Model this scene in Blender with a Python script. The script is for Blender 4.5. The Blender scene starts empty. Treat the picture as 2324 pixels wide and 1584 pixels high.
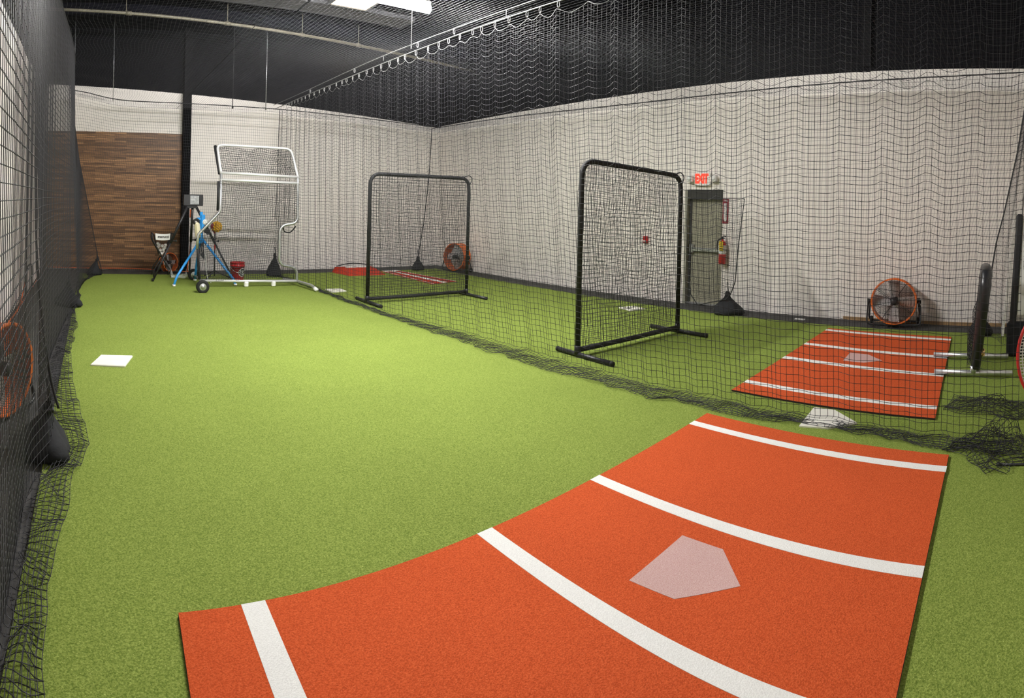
import bpy, math, random
import numpy as np
from mathutils import Matrix, Vector
random.seed(7); RNG = np.random.default_rng(7)
PI = math.pi
scene = bpy.context.scene
COL = scene.collection

# ------------------------------------------------------------------ camera, world, exposure
# A stitched phone panorama: central cylindrical camera at eye height, axis very slightly tipped.
FPX, U0, V0 = 1312.4776, 213.3084, 469.158          # pixels per radian, column of +Y, row of the horizon
cam = bpy.data.cameras.new('camera'); cam_ob = bpy.data.objects.new('camera', cam); COL.objects.link(cam_ob)
cam.type = 'PANO'; cam.panorama_type = 'CENTRAL_CYLINDRICAL'
half = 1162.0 / FPX
cam.central_cylindrical_range_u_min = -half; cam.central_cylindrical_range_u_max = half
cam.central_cylindrical_range_v_min = -(1584 - V0) / FPX; cam.central_cylindrical_range_v_max = V0 / FPX
cam.central_cylindrical_radius = 1.0
cam.clip_start = 0.05; cam.clip_end = 100
thc = (1162 - U0) / FPX
pt, rl = -0.0181, -0.0193
Rm = Matrix(((1, 0, 0), (0, math.cos(pt), -math.sin(pt)), (0, math.sin(pt), math.cos(pt)))) @ \
     Matrix(((math.cos(rl), 0, math.sin(rl)), (0, 1, 0), (-math.sin(rl), 0, math.cos(rl))))
fw = Vector((math.sin(thc), math.cos(thc), 0)); rt = Vector((math.cos(thc), -math.sin(thc), 0)); up = Vector((0, 0, 1))
B = Matrix((rt, up, -fw)).transposed()
cam_ob.matrix_world = Matrix.Translation((0, 0, 1.65)) @ (Rm @ B).to_4x4()
scene.camera = cam_ob

w = bpy.data.worlds.new('world'); scene.world = w; w.use_nodes = True
w.node_tree.nodes['Background'].inputs[0].default_value = (0.75, 0.8, 0.9, 1)
w.node_tree.nodes['Background'].inputs[1].default_value = 0.02
scene.view_settings.view_transform = 'Standard'; scene.view_settings.look = 'None'
scene.view_settings.exposure = 0.1; scene.view_settings.gamma = 1.0; scene.view_settings.use_curve_mapping = False
try:
    scene.cycles.use_denoising = True; scene.cycles.max_bounces = 8; scene.cycles.transparent_max_bounces = 12
    scene.cycles.caustics_reflective = False; scene.cycles.caustics_refractive = False
    scene.cycles.sample_clamp_indirect = 6.0
except Exception: pass
LAMP = 105.0          # emission strength of the white ceiling tubes

# ------------------------------------------------------------------ materials
def mat(name, col, rough=0.6, metal=0.0, noise=0.0, nscale=8.0, bump=0.0, bscale=60.0, spec=0.5, emis=None, estr=0.0, stretch=None):
    m = bpy.data.materials.new(name); m.use_nodes = True
    nt = m.node_tree; b = nt.nodes['Principled BSDF']
    b.inputs['Base Color'].default_value = (*col, 1); b.inputs['Roughness'].default_value = rough
    b.inputs['Metallic'].default_value = metal; b.inputs['Specular IOR Level'].default_value = spec
    if emis: b.inputs['Emission Color'].default_value = (*emis, 1); b.inputs['Emission Strength'].default_value = estr
    if noise or bump:
        tc = nt.nodes.new('ShaderNodeTexCoord'); src = tc.outputs['Object']
        if stretch:
            mp = nt.nodes.new('ShaderNodeMapping'); mp.inputs['Scale'].default_value = stretch
            nt.links.new(src, mp.inputs[0]); src = mp.outputs[0]
    if noise:
        n = nt.nodes.new('ShaderNodeTexNoise'); n.inputs['Scale'].default_value = nscale; n.inputs['Detail'].default_value = 4
        nt.links.new(src, n.inputs['Vector'])
        r = nt.nodes.new('ShaderNodeValToRGB')
        r.color_ramp.elements[0].position = 0.3; r.color_ramp.elements[1].position = 0.7
        r.color_ramp.elements[0].color = (*[c * (1 - noise) for c in col], 1)
        r.color_ramp.elements[1].color = (*[min(1, c * (1 + noise)) for c in col], 1)
        nt.links.new(n.outputs['Fac'], r.inputs[0]); nt.links.new(r.outputs[0], b.inputs['Base Color'])
    if bump:
        n2 = nt.nodes.new('ShaderNodeTexNoise'); n2.inputs['Scale'].default_value = bscale; n2.inputs['Detail'].default_value = 3
        nt.links.new(src, n2.inputs['Vector'])
        bp = nt.nodes.new('ShaderNodeBump'); bp.inputs['Strength'].default_value = bump; bp.inputs['Distance'].default_value = 0.01
        nt.links.new(n2.outputs['Fac'], bp.inputs['Height']); nt.links.new(bp.outputs[0], b.inputs['Normal'])
    return m

def carpet(name, dark, mid, light, speck, scale=140.0, bump=0.9):
    """Cropped pile: fine fibre noise over faint broad patches, rough, slightly bumpy."""
    m = bpy.data.materials.new(name); m.use_nodes = True; nt = m.node_tree; b = nt.nodes['Principled BSDF']
    b.inputs['Roughness'].default_value = 0.95; b.inputs['Specular IOR Level'].default_value = 0.08
    b.inputs['Sheen Weight'].default_value = 0.0
    tc = nt.nodes.new('ShaderNodeTexCoord')
    n = nt.nodes.new('ShaderNodeTexNoise'); n.inputs['Scale'].default_value = scale; n.inputs['Detail'].default_value = 3; n.inputs['Roughness'].default_value = 0.7
    n2 = nt.nodes.new('ShaderNodeTexNoise'); n2.inputs['Scale'].default_value = 1.3; n2.inputs['Detail'].default_value = 3
    n3 = nt.nodes.new('ShaderNodeTexNoise'); n3.inputs['Scale'].default_value = scale * 1.7; n3.inputs['Detail'].default_value = 1
    for k in (n, n2, n3): nt.links.new(tc.outputs['Object'], k.inputs['Vector'])
    r = nt.nodes.new('ShaderNodeValToRGB'); e = r.color_ramp.elements
    e[0].position = 0.32; e[0].color = (*dark, 1); e[1].position = 0.68; e[1].color = (*light, 1)
    x = e.new(0.5); x.color = (*mid, 1)
    nt.links.new(n.outputs['Fac'], r.inputs[0])
    r3 = nt.nodes.new('ShaderNodeValToRGB'); r3.color_ramp.elements[0].position = 0.70; r3.color_ramp.elements[1].position = 0.76
    nt.links.new(n3.outputs['Fac'], r3.inputs[0])
    mx = nt.nodes.new('ShaderNodeMixRGB'); mx.inputs[2].default_value = (*speck, 1)
    nt.links.new(r3.outputs[0], mx.inputs[0]); nt.links.new(r.outputs[0], mx.inputs[1])
    r2 = nt.nodes.new('ShaderNodeValToRGB'); r2.color_ramp.elements[0].color = (0.965, 0.965, 0.965, 1); r2.color_ramp.elements[1].color = (1.02, 1.02, 1.02, 1)
    r2.color_ramp.elements[0].position = 0.35; r2.color_ramp.elements[1].position = 0.65
    nt.links.new(n2.outputs['Fac'], r2.inputs[0])
    mu = nt.nodes.new('ShaderNodeMixRGB'); mu.blend_type = 'MULTIPLY'; mu.inputs[0].default_value = 1
    nt.links.new(mx.outputs[0], mu.inputs[1]); nt.links.new(r2.outputs[0], mu.inputs[2]); nt.links.new(mu.outputs[0], b.inputs['Base Color'])
    bp = nt.nodes.new('ShaderNodeBump'); bp.inputs['Strength'].default_value = bump; bp.inputs['Distance'].default_value = 0.006
    nt.links.new(n.outputs['Fac'], bp.inputs['Height']); nt.links.new(bp.outputs[0], b.inputs['Normal'])
    return m

def wall_paint(name, white, black, zsplit, ax='X', slope=0.0):
    """Light paint below zsplit, black paint above (a painted line at one height), faint shadows mottled into the light colour."""
    m = bpy.data.materials.new(name); m.use_nodes = True; nt = m.node_tree; b = nt.nodes['Principled BSDF']
    b.inputs['Roughness'].default_value = 0.85; b.inputs['Specular IOR Level'].default_value = 0.06
    g = nt.nodes.new('ShaderNodeNewGeometry'); s = nt.nodes.new('ShaderNodeSeparateXYZ'); nt.links.new(g.outputs['Position'], s.inputs[0])
    c = nt.nodes.new('ShaderNodeMath'); c.operation = 'GREATER_THAN'; c.inputs[1].default_value = zsplit
    sl = nt.nodes.new('ShaderNodeMath'); sl.operation = 'MULTIPLY_ADD'; sl.inputs[1].default_value = slope
    nt.links.new(s.outputs[ax], sl.inputs[0]); nt.links.new(s.outputs['Z'], sl.inputs[2]); nt.links.new(sl.outputs[0], c.inputs[0])
    n = nt.nodes.new('ShaderNodeTexNoise'); n.inputs['Scale'].default_value = 1.1; n.inputs['Detail'].default_value = 5
    mp = nt.nodes.new('ShaderNodeMapping'); mp.inputs['Scale'].default_value = (1, 1, 0.35); nt.links.new(g.outputs['Position'], mp.inputs[0]); nt.links.new(mp.outputs[0], n.inputs['Vector'])
    r = nt.nodes.new('ShaderNodeValToRGB'); r.color_ramp.elements[0].position = 0.3; r.color_ramp.elements[1].position = 0.7
    r.color_ramp.elements[0].color = (*[k * 0.94 for k in white], 1); r.color_ramp.elements[1].color = (*white, 1); nt.links.new(n.outputs['Fac'], r.inputs[0])  # faint wall shadows put into the white as uneven tone
    x = nt.nodes.new('ShaderNodeMixRGB'); x.inputs[2].default_value = (*black, 1)
    nt.links.new(c.outputs[0], x.inputs[0]); nt.links.new(r.outputs[0], x.inputs[1]); nt.links.new(x.outputs[0], b.inputs['Base Color'])
    return m

def wood_planks(name):
    m = bpy.data.materials.new(name); m.use_nodes = True; nt = m.node_tree; b = nt.nodes['Principled BSDF']
    b.inputs['Roughness'].default_value = 0.45; b.inputs['Specular IOR Level'].default_value = 0.3
    g = nt.nodes.new('ShaderNodeNewGeometry'); s = nt.nodes.new('ShaderNodeSeparateXYZ'); nt.links.new(g.outputs['Position'], s.inputs[0])
    cb = nt.nodes.new('ShaderNodeCombineXYZ'); nt.links.new(s.outputs['X'], cb.inputs[0]); nt.links.new(s.outputs['Z'], cb.inputs[1])
    br = nt.nodes.new('ShaderNodeTexBrick'); nt.links.new(cb.outputs[0], br.inputs['Vector'])
    br.inputs['Scale'].default_value = 1.0; br.inputs['Brick Width'].default_value = 0.7; br.inputs['Row Height'].default_value = 0.047
    br.inputs['Mortar Size'].default_value = 0.0015; br.offset = 0.37; br.inputs['Bias'].default_value = -0.15
    br.inputs['Color1'].default_value = (0.12, 0.064, 0.032, 1); br.inputs['Color2'].default_value = (0.33, 0.18, 0.085, 1); br.inputs['Mortar'].default_value = (0.02, 0.01, 0.006, 1)
    mp = nt.nodes.new('ShaderNodeMapping'); mp.inputs['Scale'].default_value = (1.6, 1, 34); nt.links.new(g.outputs['Position'], mp.inputs[0])
    n = nt.nodes.new('ShaderNodeTexNoise'); n.inputs['Scale'].default_value = 1.6; n.inputs['Detail'].default_value = 5; nt.links.new(mp.outputs[0], n.inputs['Vector'])
    r = nt.nodes.new('ShaderNodeValToRGB'); r.color_ramp.elements[0].color = (0.5, 0.5, 0.5, 1); r.color_ramp.elements[1].color = (1.5, 1.45, 1.4, 1)
    r.color_ramp.elements[0].position = 0.3; r.color_ramp.elements[1].position = 0.7; nt.links.new(n.outputs['Fac'], r.inputs[0])
    mu = nt.nodes.new('ShaderNodeMixRGB'); mu.blend_type = 'MULTIPLY'; mu.inputs[0].default_value = 1
    nt.links.new(br.outputs['Color'], mu.inputs[1]); nt.links.new(r.outputs[0], mu.inputs[2]); nt.links.new(mu.outputs[0], b.inputs['Base Color'])
    return m

def glassy(name, col, alpha):
    m = mat(name, col, 0.12, 0, spec=0.6); b = m.node_tree.nodes['Principled BSDF']; b.inputs['Alpha'].default_value = alpha
    return m

WHT, BLK = (0.88, 0.828, 0.785), (0.0042, 0.0042, 0.0055)
M = dict(
    turf=carpet('turf_green', (0.110, 0.168, 0.024), (0.212, 0.280, 0.055), (0.335, 0.408, 0.10), (0.58, 0.63, 0.22), 135, 1.0),
    clay=carpet('mat_terracotta', (0.42, 0.062, 0.017), (0.59, 0.095, 0.027), (0.70, 0.137, 0.045), (0.78, 0.24, 0.11), 145, 0.9),
    stripe=carpet('mat_white_pile', (0.72, 0.72, 0.70), (0.80, 0.80, 0.78), (0.86, 0.86, 0.84), (0.90, 0.90, 0.88), 160, 0.5),
    plate=carpet('mat_plate_pile', (0.50, 0.29, 0.26), (0.58, 0.38, 0.36), (0.66, 0.48, 0.46), (0.78, 0.64, 0.62), 220, 0.5),
    edge=mat('mat_rubber_edge', (0.02, 0.012, 0.01), 0.9),
    red_carpet=carpet('mound_red_turf', (0.36, 0.035, 0.02), (0.46, 0.05, 0.028), (0.54, 0.07, 0.04), (0.6, 0.12, 0.08), 120, 0.6),
    concrete=mat('floor_dark_rubber', (0.045, 0.044, 0.043), 0.85, noise=0.35, nscale=5, bump=0.3, bscale=120),
    wall=wall_paint('wall_two_tone', WHT, BLK, 3.9),
    wall_b=wall_paint('wall_two_tone_back', WHT, BLK, 4.10, 'X', .044),
    wall_r=wall_paint('wall_two_tone_right', WHT, BLK, 3.94, 'Y', .0135),
    white_paint=mat('white_paint', (0.66, 0.64, 0.60), 0.7, noise=0.05, nscale=3),
    ceiling=mat('ceiling_black', (0.0045, 0.0045, 0.007), 0.9, noise=0.3, nscale=2, spec=0.05),
    panel=mat('ceiling_panel_grey', (0.10, 0.10, 0.11), 0.6, noise=0.15, nscale=3),
    black_wall=mat('column_black', (0.005, 0.005, 0.006), 0.8, noise=0.2, nscale=4, spec=0.1),
    wood=wood_planks('wood_planks'),
    door=mat('door_taupe', (0.30, 0.285, 0.21), 0.5, noise=0.08, nscale=4),
    jamb=mat('door_jamb_grey', (0.33, 0.32, 0.26), 0.5),
    dark=mat('dark_reveal', (0.03, 0.03, 0.025), 0.7),
    net=mat('net_twine', (0.028, 0.028, 0.033), 0.5, spec=0.3),
    rope=mat('rope_black', (0.015, 0.015, 0.018), 0.7),
    cable=mat('cable_steel', (0.34, 0.34, 0.34), 0.4, 0.4),
    cord=mat('net_edge_cord', (0.26, 0.265, 0.26), 0.6),
    pipe=mat('pipe_cream', (0.14, 0.127, 0.092), 0.5, noise=0.2, nscale=6),
    bag=mat('sandbag_black', (0.008, 0.0085, 0.011), 0.85, noise=0.4, nscale=14, bump=0.5, bscale=18),
    black=mat('black_powder_coat', (0.016, 0.016, 0.019), 0.42, noise=0.2, nscale=30),
    foam=mat('black_sleeve', (0.014, 0.014, 0.016), 0.7, bump=0.25, bscale=40),
    vinyl=mat('black_vinyl', (0.02, 0.02, 0.024), 0.33, bump=0.35, bscale=9),
    galv=mat('galvanised_tube', (0.62, 0.63, 0.65), 0.34, 0.85, noise=0.12, nscale=18),
    white_tube=mat('silver_white_tube', (0.66, 0.66, 0.66), 0.35, 0.25),
    alu=mat('aluminium_blade', (0.66, 0.66, 0.67), 0.4, 0.25, noise=0.12, nscale=8),
    grille=mat('grille_wire', (0.035, 0.035, 0.035), 0.45, 0.2),
    orange=mat('orange_enamel', (0.80, 0.165, 0.022), 0.32, noise=0.06, nscale=5),
    rubber=mat('rubber_black', (0.012, 0.012, 0.012), 0.8),
    blue=mat('blue_enamel', (0.025, 0.27, 0.68), 0.35),
    cream=mat('cream_plastic', (0.70, 0.64, 0.44), 0.45),
    white=mat('white_plastic', (0.80, 0.80, 0.78), 0.45),
    offwhite=mat('throwdown_base', (0.77, 0.755, 0.69), 0.55, noise=0.05, nscale=6),
    yellow=mat('yellow_foam', (0.75, 0.42, 0.015), 0.6),
    redp=mat('red_plastic', (0.50, 0.010, 0.014), 0.35),
    redm=mat('red_enamel', (0.48, 0.016, 0.014), 0.3),
    maroon=mat('maroon_print', (0.22, 0.008, 0.022), 0.5),
    tagy=mat('tag_yellow', (0.85, 0.62, 0.01), 0.5),
    ball=mat('baseball_leather', (0.80, 0.79, 0.74), 0.55, noise=0.06, nscale=20),
    seam=mat('ball_stitching', (0.32, 0.05, 0.04), 0.6),
    screen=mat('display_grey', (0.42, 0.43, 0.44), 0.3, noise=0.3, nscale=22),
    ocord=mat('cord_orange', (0.78, 0.16, 0.035), 0.5),
    exit=mat('exit_letters', (0.9, 0.06, 0.02), 0.5, emis=(1.0, 0.035, 0.02), estr=1.5),
    housing=mat('exit_housing', (0.82, 0.80, 0.76), 0.45),
    brass=mat('brass', (0.75, 0.53, 0.25), 0.3, 0.9),
    lamp=mat('lamp_white', (1, 1, 1), 0.5, emis=(1.0, 0.985, 0.955), estr=LAMP),
    warm=mat('lamp_warm', (1, 1, 1), 0.5, emis=(1.0, 0.78, 0.46), estr=7.0),
    clear=glassy('clear_film', (0.85, 0.88, 0.88), 0.22),
    mesh_white=mat('white_mesh', (0.75, 0.74, 0.74), 0.6),
    woodtrim=mat('pine_edge', (0.36, 0.22, 0.10), 0.6, noise=0.2, nscale=9),
    print=mat('print_black', (0.02, 0.02, 0.02), 0.6),
)

# ------------------------------------------------------------------ mesh helpers
class MB:
    def __init__(s): s.v = []; s.f = []; s.m = []; s.s = []
    def add(s, vs, fs, mi=0, smooth=False):
        o = len(s.v); s.v += [tuple(p) for p in vs]
        for f in fs: s.f.append(tuple(i + o for i in f)); s.m.append(mi); s.s.append(smooth)
    def box(s, lo, hi, mi=0, R=None):
        x0, y0, z0 = lo; x1, y1, z1 = hi
        vs = [Vector(p) for p in ((x0,y0,z0),(x1,y0,z0),(x1,y1,z0),(x0,y1,z0),(x0,y0,z1),(x1,y0,z1),(x1,y1,z1),(x0,y1,z1))]
        if R is not None: vs = [R @ p for p in vs]
        s.add(vs, [(0,3,2,1),(4,5,6,7),(0,1,5,4),(1,2,6,5),(2,3,7,6),(3,0,4,7)], mi)
    def rbox(s, lo, hi, b=0.01, mi=0, R=None):
        """box with chamfered edges"""
        c = [(lo[k] + hi[k]) / 2 for k in range(3)]; h = [(hi[k] - lo[k]) / 2 for k in range(3)]; b = min(b, *[k * 0.9 for k in h])
        vs = []; idx = {}
        for sx in (-1, 1):
            for sy in (-1, 1):
                for sz in (-1, 1):
                    for ax in range(3):
                        p = [sx * (h[0] - b), sy * (h[1] - b), sz * (h[2] - b)]; p[ax] = (sx, sy, sz)[ax] * h[ax]
                        idx[(sx, sy, sz, ax)] = len(vs); q = Vector([p[k] + c[k] for k in range(3)]); vs.append(R @ q if R is not None else q)
        fs = []
        def order(ids):
            pc = sum((vs[i] for i in ids), Vector()) / len(ids); C = sum(vs, Vector()) / len(vs); n = (pc - C).normalized()
            a = (vs[ids[0]] - pc); a = (a - n * a.dot(n)).normalized(); b2 = n.cross(a)
            return tuple(sorted(ids, key=lambda i: math.atan2((vs[i] - pc).dot(b2), (vs[i] - pc).dot(a))))
        for ax in range(3):
            o1, o2 = [k for k in range(3) if k != ax]
            for sg in (-1, 1):
                ids = []
                for a_ in (-1, 1):
                    for b_ in (-1, 1):
                        t = [0, 0, 0]; t[ax] = sg; t[o1] = a_; t[o2] = b_; ids.append(idx[(*t, ax)])
                fs.append(order(ids))
        for ax in range(3):
            o1, o2 = [k for k in range(3) if k != ax]
            for a_ in (-1, 1):
                for b_ in (-1, 1):
                    ids = []
                    for sg in (-1, 1):
                        t = [0, 0, 0]; t[ax] = sg; t[o1] = a_; t[o2] = b_; ids += [idx[(*t, o1)], idx[(*t, o2)]]
                    fs.append(order(ids))
        for sx in (-1, 1):
            for sy in (-1, 1):
                for sz in (-1, 1): fs.append(order([idx[(sx, sy, sz, k)] for k in range(3)]))
        s.add(vs, fs, mi)
    def tube(s, pts, r, n=10, mi=0, closed=False, cap=True):
        P = [Vector(p) for p in pts]; N = len(P); rr = r if isinstance(r, (list, tuple)) else [r] * N
        T = []
        for i in range(N):
            a = P[(i - 1) % N] if (closed or i > 0) else P[i]; b = P[(i + 1) % N] if (closed or i < N - 1) else P[i]
            T.append((b - a).normalized() if (b - a).length > 1e-9 else Vector((0, 0, 1)))
        ref = Vector((0, 0, 1)) if abs(T[0].z) < 0.9 else Vector((1, 0, 0))
        u = T[0].cross(ref).normalized(); vs = []
        for i in range(N):
            u = (u - T[i] * u.dot(T[i])).normalized(); v = T[i].cross(u)
            for k in range(n):
                a = 2 * PI * k / n; vs.append(P[i] + (u * math.cos(a) + v * math.sin(a)) * rr[i])
        fs = []
        for i in range(N if closed else N - 1):
            j = (i + 1) % N
            for k in range(n): fs.append((i * n + k, i * n + (k + 1) % n, j * n + (k + 1) % n, j * n + k))
        if cap and not closed: fs += [tuple(range(n - 1, -1, -1)), tuple((N - 1) * n + k for k in range(n))]
        s.add(vs, fs, mi, True)
    def lathe(s, prof, n=32, mi=0, R=None, arc=1.0):
        """prof: list of (radius, height) about local Z; R places it"""
        vs = []; m = len(prof)
        for k in range(n):
            a = 2 * PI * k / n
            for (r, h) in prof:
                p = Vector((r * math.cos(a), r * math.sin(a), h)); vs.append(R @ p if R is not None else p)
        fs = [(k * m + i, ((k + 1) % n) * m + i, ((k + 1) % n) * m + i + 1, k * m + i + 1) for k in range(n) for i in range(m - 1)]
        s.add(vs, fs, mi, True)
    def sphere(s, c, r, n=12, m=8, mi=0, sc=(1, 1, 1)):
        c = Vector(c); vs = []
        for i in range(m + 1):
            t = PI * i / m
            for k in range(n):
                a = 2 * PI * k / n; vs.append(c + Vector((r * sc[0] * math.sin(t) * math.cos(a), r * sc[1] * math.sin(t) * math.sin(a), r * sc[2] * math.cos(t))))
        fs = [(i * n + k, (i + 1) * n + k, (i + 1) * n + (k + 1) % n, i * n + (k + 1) % n) for i in range(m) for k in range(n)]
        s.add(vs, fs, mi, True)
    def prism(s, poly, z0, z1, mi=0, side=None, R=None):
        n = len(poly); ar = sum(poly[i][0] * poly[(i + 1) % n][1] - poly[(i + 1) % n][0] * poly[i][1] for i in range(n))
        if ar < 0: poly = poly[::-1]
        vs = [Vector((x, y, z0)) for x, y in poly] + [Vector((x, y, z1)) for x, y in poly]
        if R is not None: vs = [R @ p for p in vs]
        s.add(vs, [tuple(range(n, 2 * n))], mi)
        s.add(vs, [tuple(range(n - 1, -1, -1))] + [(i, (i + 1) % n, n + (i + 1) % n, n + i) for i in range(n)], mi if side is None else side)
    def build(s, name, mats, parent=None, origin=None):
        me = bpy.data.meshes.new(name)
        o = Vector(origin) if origin is not None else Vector((0, 0, 0))
        me.from_pydata([tuple(Vector(p) - o) for p in s.v], [], s.f)
        for m_ in (mats if isinstance(mats, (list, tuple)) else [mats]): me.materials.append(m_)
        me.polygons.foreach_set('material_index', s.m); me.polygons.foreach_set('use_smooth', s.s); me.update()
        ob = bpy.data.objects.new(name, me); COL.objects.link(ob)
        if parent is not None: ob.parent = parent; ob.location = o
        else: ob.location = o
        return ob

def fillet(pts, rad, seg=6):
    """round the inner corners of a polyline"""
    P = [Vector(p) for p in pts]; out = [P[0]]
    for i in range(1, len(P) - 1):
        r = rad[i] if isinstance(rad, (list, tuple)) else rad
        a, b, c = P[i - 1], P[i], P[i + 1]; d1 = (a - b); d2 = (c - b)
        if r <= 0: out.append(b); continue
        r = min(r, d1.length * 0.49, d2.length * 0.49); p = b + d1.normalized() * r; q = b + d2.normalized() * r
        for k in range(seg + 1):
            t = k / seg; out.append(p * (1 - t) ** 2 + b * 2 * t * (1 - t) + q * t ** 2)
    out.append(P[-1]); return out

def smooth_path(pts, seg=8):
    P = [Vector(p) for p in pts]; out = []
    for i in range(len(P) - 1):
        p0 = P[max(i - 1, 0)]; p1 = P[i]; p2 = P[i + 1]; p3 = P[min(i + 2, len(P) - 1)]
        for k in range(seg):
            t = k / seg
            out.append(0.5 * ((2 * p1) + (p2 - p0) * t + (2 * p0 - 5 * p1 + 4 * p2 - p3) * t * t + (3 * p1 - p0 - 3 * p2 + p3) * t ** 3))
    out.append(P[-1]); return out

def tag(o, label=None, cat=None, group=None, kind=None):
    if label: o['label'] = label
    if cat: o['category'] = cat
    if group: o['group'] = group
    if kind: o['kind'] = kind
    return o
def thing(name, label, cat, loc=(0, 0, 0), rz=0.0, group=None):
    o = bpy.data.objects.new(name, None); COL.objects.link(o); o.location = loc; o.rotation_euler = (0, 0, rz); o.empty_display_size = 0.1
    return tag(o, label, cat, group)
def struct(name, mb, m): return tag(mb.build(name, m), kind='structure')

def net_mesh(name, grids, r, m, parent=None, label=None, cat=None, knots=True, group=None, masks=None):
    """grids: list of node arrays (nu,nv,3). Every strand is a 3-sided twine between nodes; knots at the crossings."""
    VS = []; FS = []; off = 0
    for gi, P in enumerate(grids):
        P = np.asarray(P, float); K0 = None if masks is None else masks[gi]
        for G, KM in ((P, K0), (P.transpose(1, 0, 2), None if K0 is None else K0.T)):
            na, nb = G.shape[:2]
            T = np.gradient(G, axis=1); T /= np.linalg.norm(T, axis=2, keepdims=True) + 1e-9
            ref = np.where(np.abs(T[..., 2:3]) < 0.8, np.array([0, 0, 1.0]), np.array([1.0, 0, 0]))
            U = np.cross(T, ref); U /= np.linalg.norm(U, axis=2, keepdims=True) + 1e-9; W = np.cross(T, U)
            ring = np.stack([G + r * (U * math.cos(2 * PI * k / 3) + W * math.sin(2 * PI * k / 3)) for k in range(3)], 2)
            VS.append(ring.reshape(-1, 3))
            i = np.arange(na)[:, None, None]; j = np.arange(nb - 1)[None, :, None]; k = np.arange(3)[None, None, :]; k2 = (k + 1) % 3
            a = (i * nb + j) * 3; b = (i * nb + j + 1) * 3
            q4 = np.stack([a + k, a + k2, b + k2, b + k], 3)
            if KM is not None: q4 = q4[KM[:, :-1] & KM[:, 1:]]
            FS.append(q4.reshape(-1, 4) + off); off += na * nb * 3
        if knots:
            C = P.reshape(-1, 3); q = r * 2.1
            D = np.array([[1,0,0],[-1,0,0],[0,1,0],[0,-1,0],[0,0,1],[0,0,-1]], float) * q
            VS.append((C[:, None, :] + D[None]).reshape(-1, 3))
            tri = np.array([[0,2,4],[2,1,4],[1,3,4],[3,0,4],[2,0,5],[1,2,5],[3,1,5],[0,3,5]])
            t = (np.arange(len(C))[:, None, None] * 6 + tri[None]).reshape(-1, 3) + off
            FS.append(np.concatenate([t, t[:, 2:3]], 1)); off += len(C) * 6
    V = np.concatenate(VS); quads = np.concatenate(FS)
    istri = quads[:, 2] == quads[:, 3]
    tot = np.where(istri, 3, 4); start = np.concatenate([[0], np.cumsum(tot)[:-1]])
    keep = np.ones((len(quads), 4), bool); keep[istri, 3] = False; loops = quads[keep]
    me = bpy.data.meshes.new(name); me.vertices.add(len(V)); me.vertices.foreach_set('co', V.ravel().astype(np.float32))
    me.loops.add(len(loops)); me.loops.foreach_set('vertex_index', loops.astype(np.int32))
    me.polygons.add(len(quads)); me.polygons.foreach_set('loop_start', start.astype(np.int32)); me.polygons.foreach_set('loop_total', tot.astype(np.int32))
    me.materials.append(m); me.update(calc_edges=True)
    ob = bpy.data.objects.new(name, me); COL.objects.link(ob)
    if parent is not None: ob.parent = parent
    if label: tag(ob, label, cat, group)
    return ob

def wob(Y, seed, period=0.27):
    """irregular fold wave along a net, amplitude ~1"""
    g = np.random.default_rng(seed); a = g.uniform(0, 6.28, 6)
    return 0.62 * np.sin(2 * PI * Y / period + 1.1 * np.sin(Y * 1.7 + a[0]) + a[1]) + 0.3 * np.sin(2 * PI * Y / (period * 1.83) + a[2]) + 0.25 * np.sin(2 * PI * Y / (period * 4.1) + a[3])
def rnoise(shape, seed, k=5):
    g = np.random.default_rng(seed); n = g.normal(size=(shape[0] + 2 * k, shape[1] + 2 * k)); ker = np.hanning(2 * k + 1); ker /= ker.sum()
    n = np.apply_along_axis(lambda q: np.convolve(q, ker, 'valid'), 0, n); n = np.apply_along_axis(lambda q: np.convolve(q, ker, 'valid'), 1, n)
    return n / n.std()
def text_part(name, body, size, m, parent, R, depth=0.002, spacing=1.0, bold=0.0):
    cu = bpy.data.curves.new(name, 'FONT'); cu.body = body; cu.size = size; cu.extrude = depth; cu.align_x = 'CENTER'; cu.align_y = 'CENTER'; cu.space_character = spacing; cu.offset = bold; cu.space_line = 0.8
    t = bpy.data.objects.new('tmp', cu); COL.objects.link(t)
    dg = bpy.context.evaluated_depsgraph_get(); me = bpy.data.meshes.new_from_object(t.evaluated_get(dg)); COL.objects.unlink(t); bpy.data.objects.remove(t); bpy.data.curves.remove(cu)
    me.name = name; me.materials.clear(); me.materials.append(m)
    ob = bpy.data.objects.new(name, me); COL.objects.link(ob); ob.parent = parent; ob.matrix_local = R
    return ob
def dup(root, loc, rz=0.0, label=None):
    r = root.copy(); COL.objects.link(r); r.location = loc; r.rotation_euler = (0, 0, rz)
    if label: r['label'] = label
    for ch in list(root.children):
        c = ch.copy(); COL.objects.link(c); c.parent = r
        for g in ch.children:
            d = g.copy(); COL.objects.link(d); d.parent = c
    return r
def along(a, b):
    """matrix taking local Z onto b-a, origin at a"""
    a = Vector(a); d = Vector(b) - a; return Matrix.Translation(a) @ d.to_track_quat('Z', 'Y').to_matrix().to_4x4()

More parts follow.
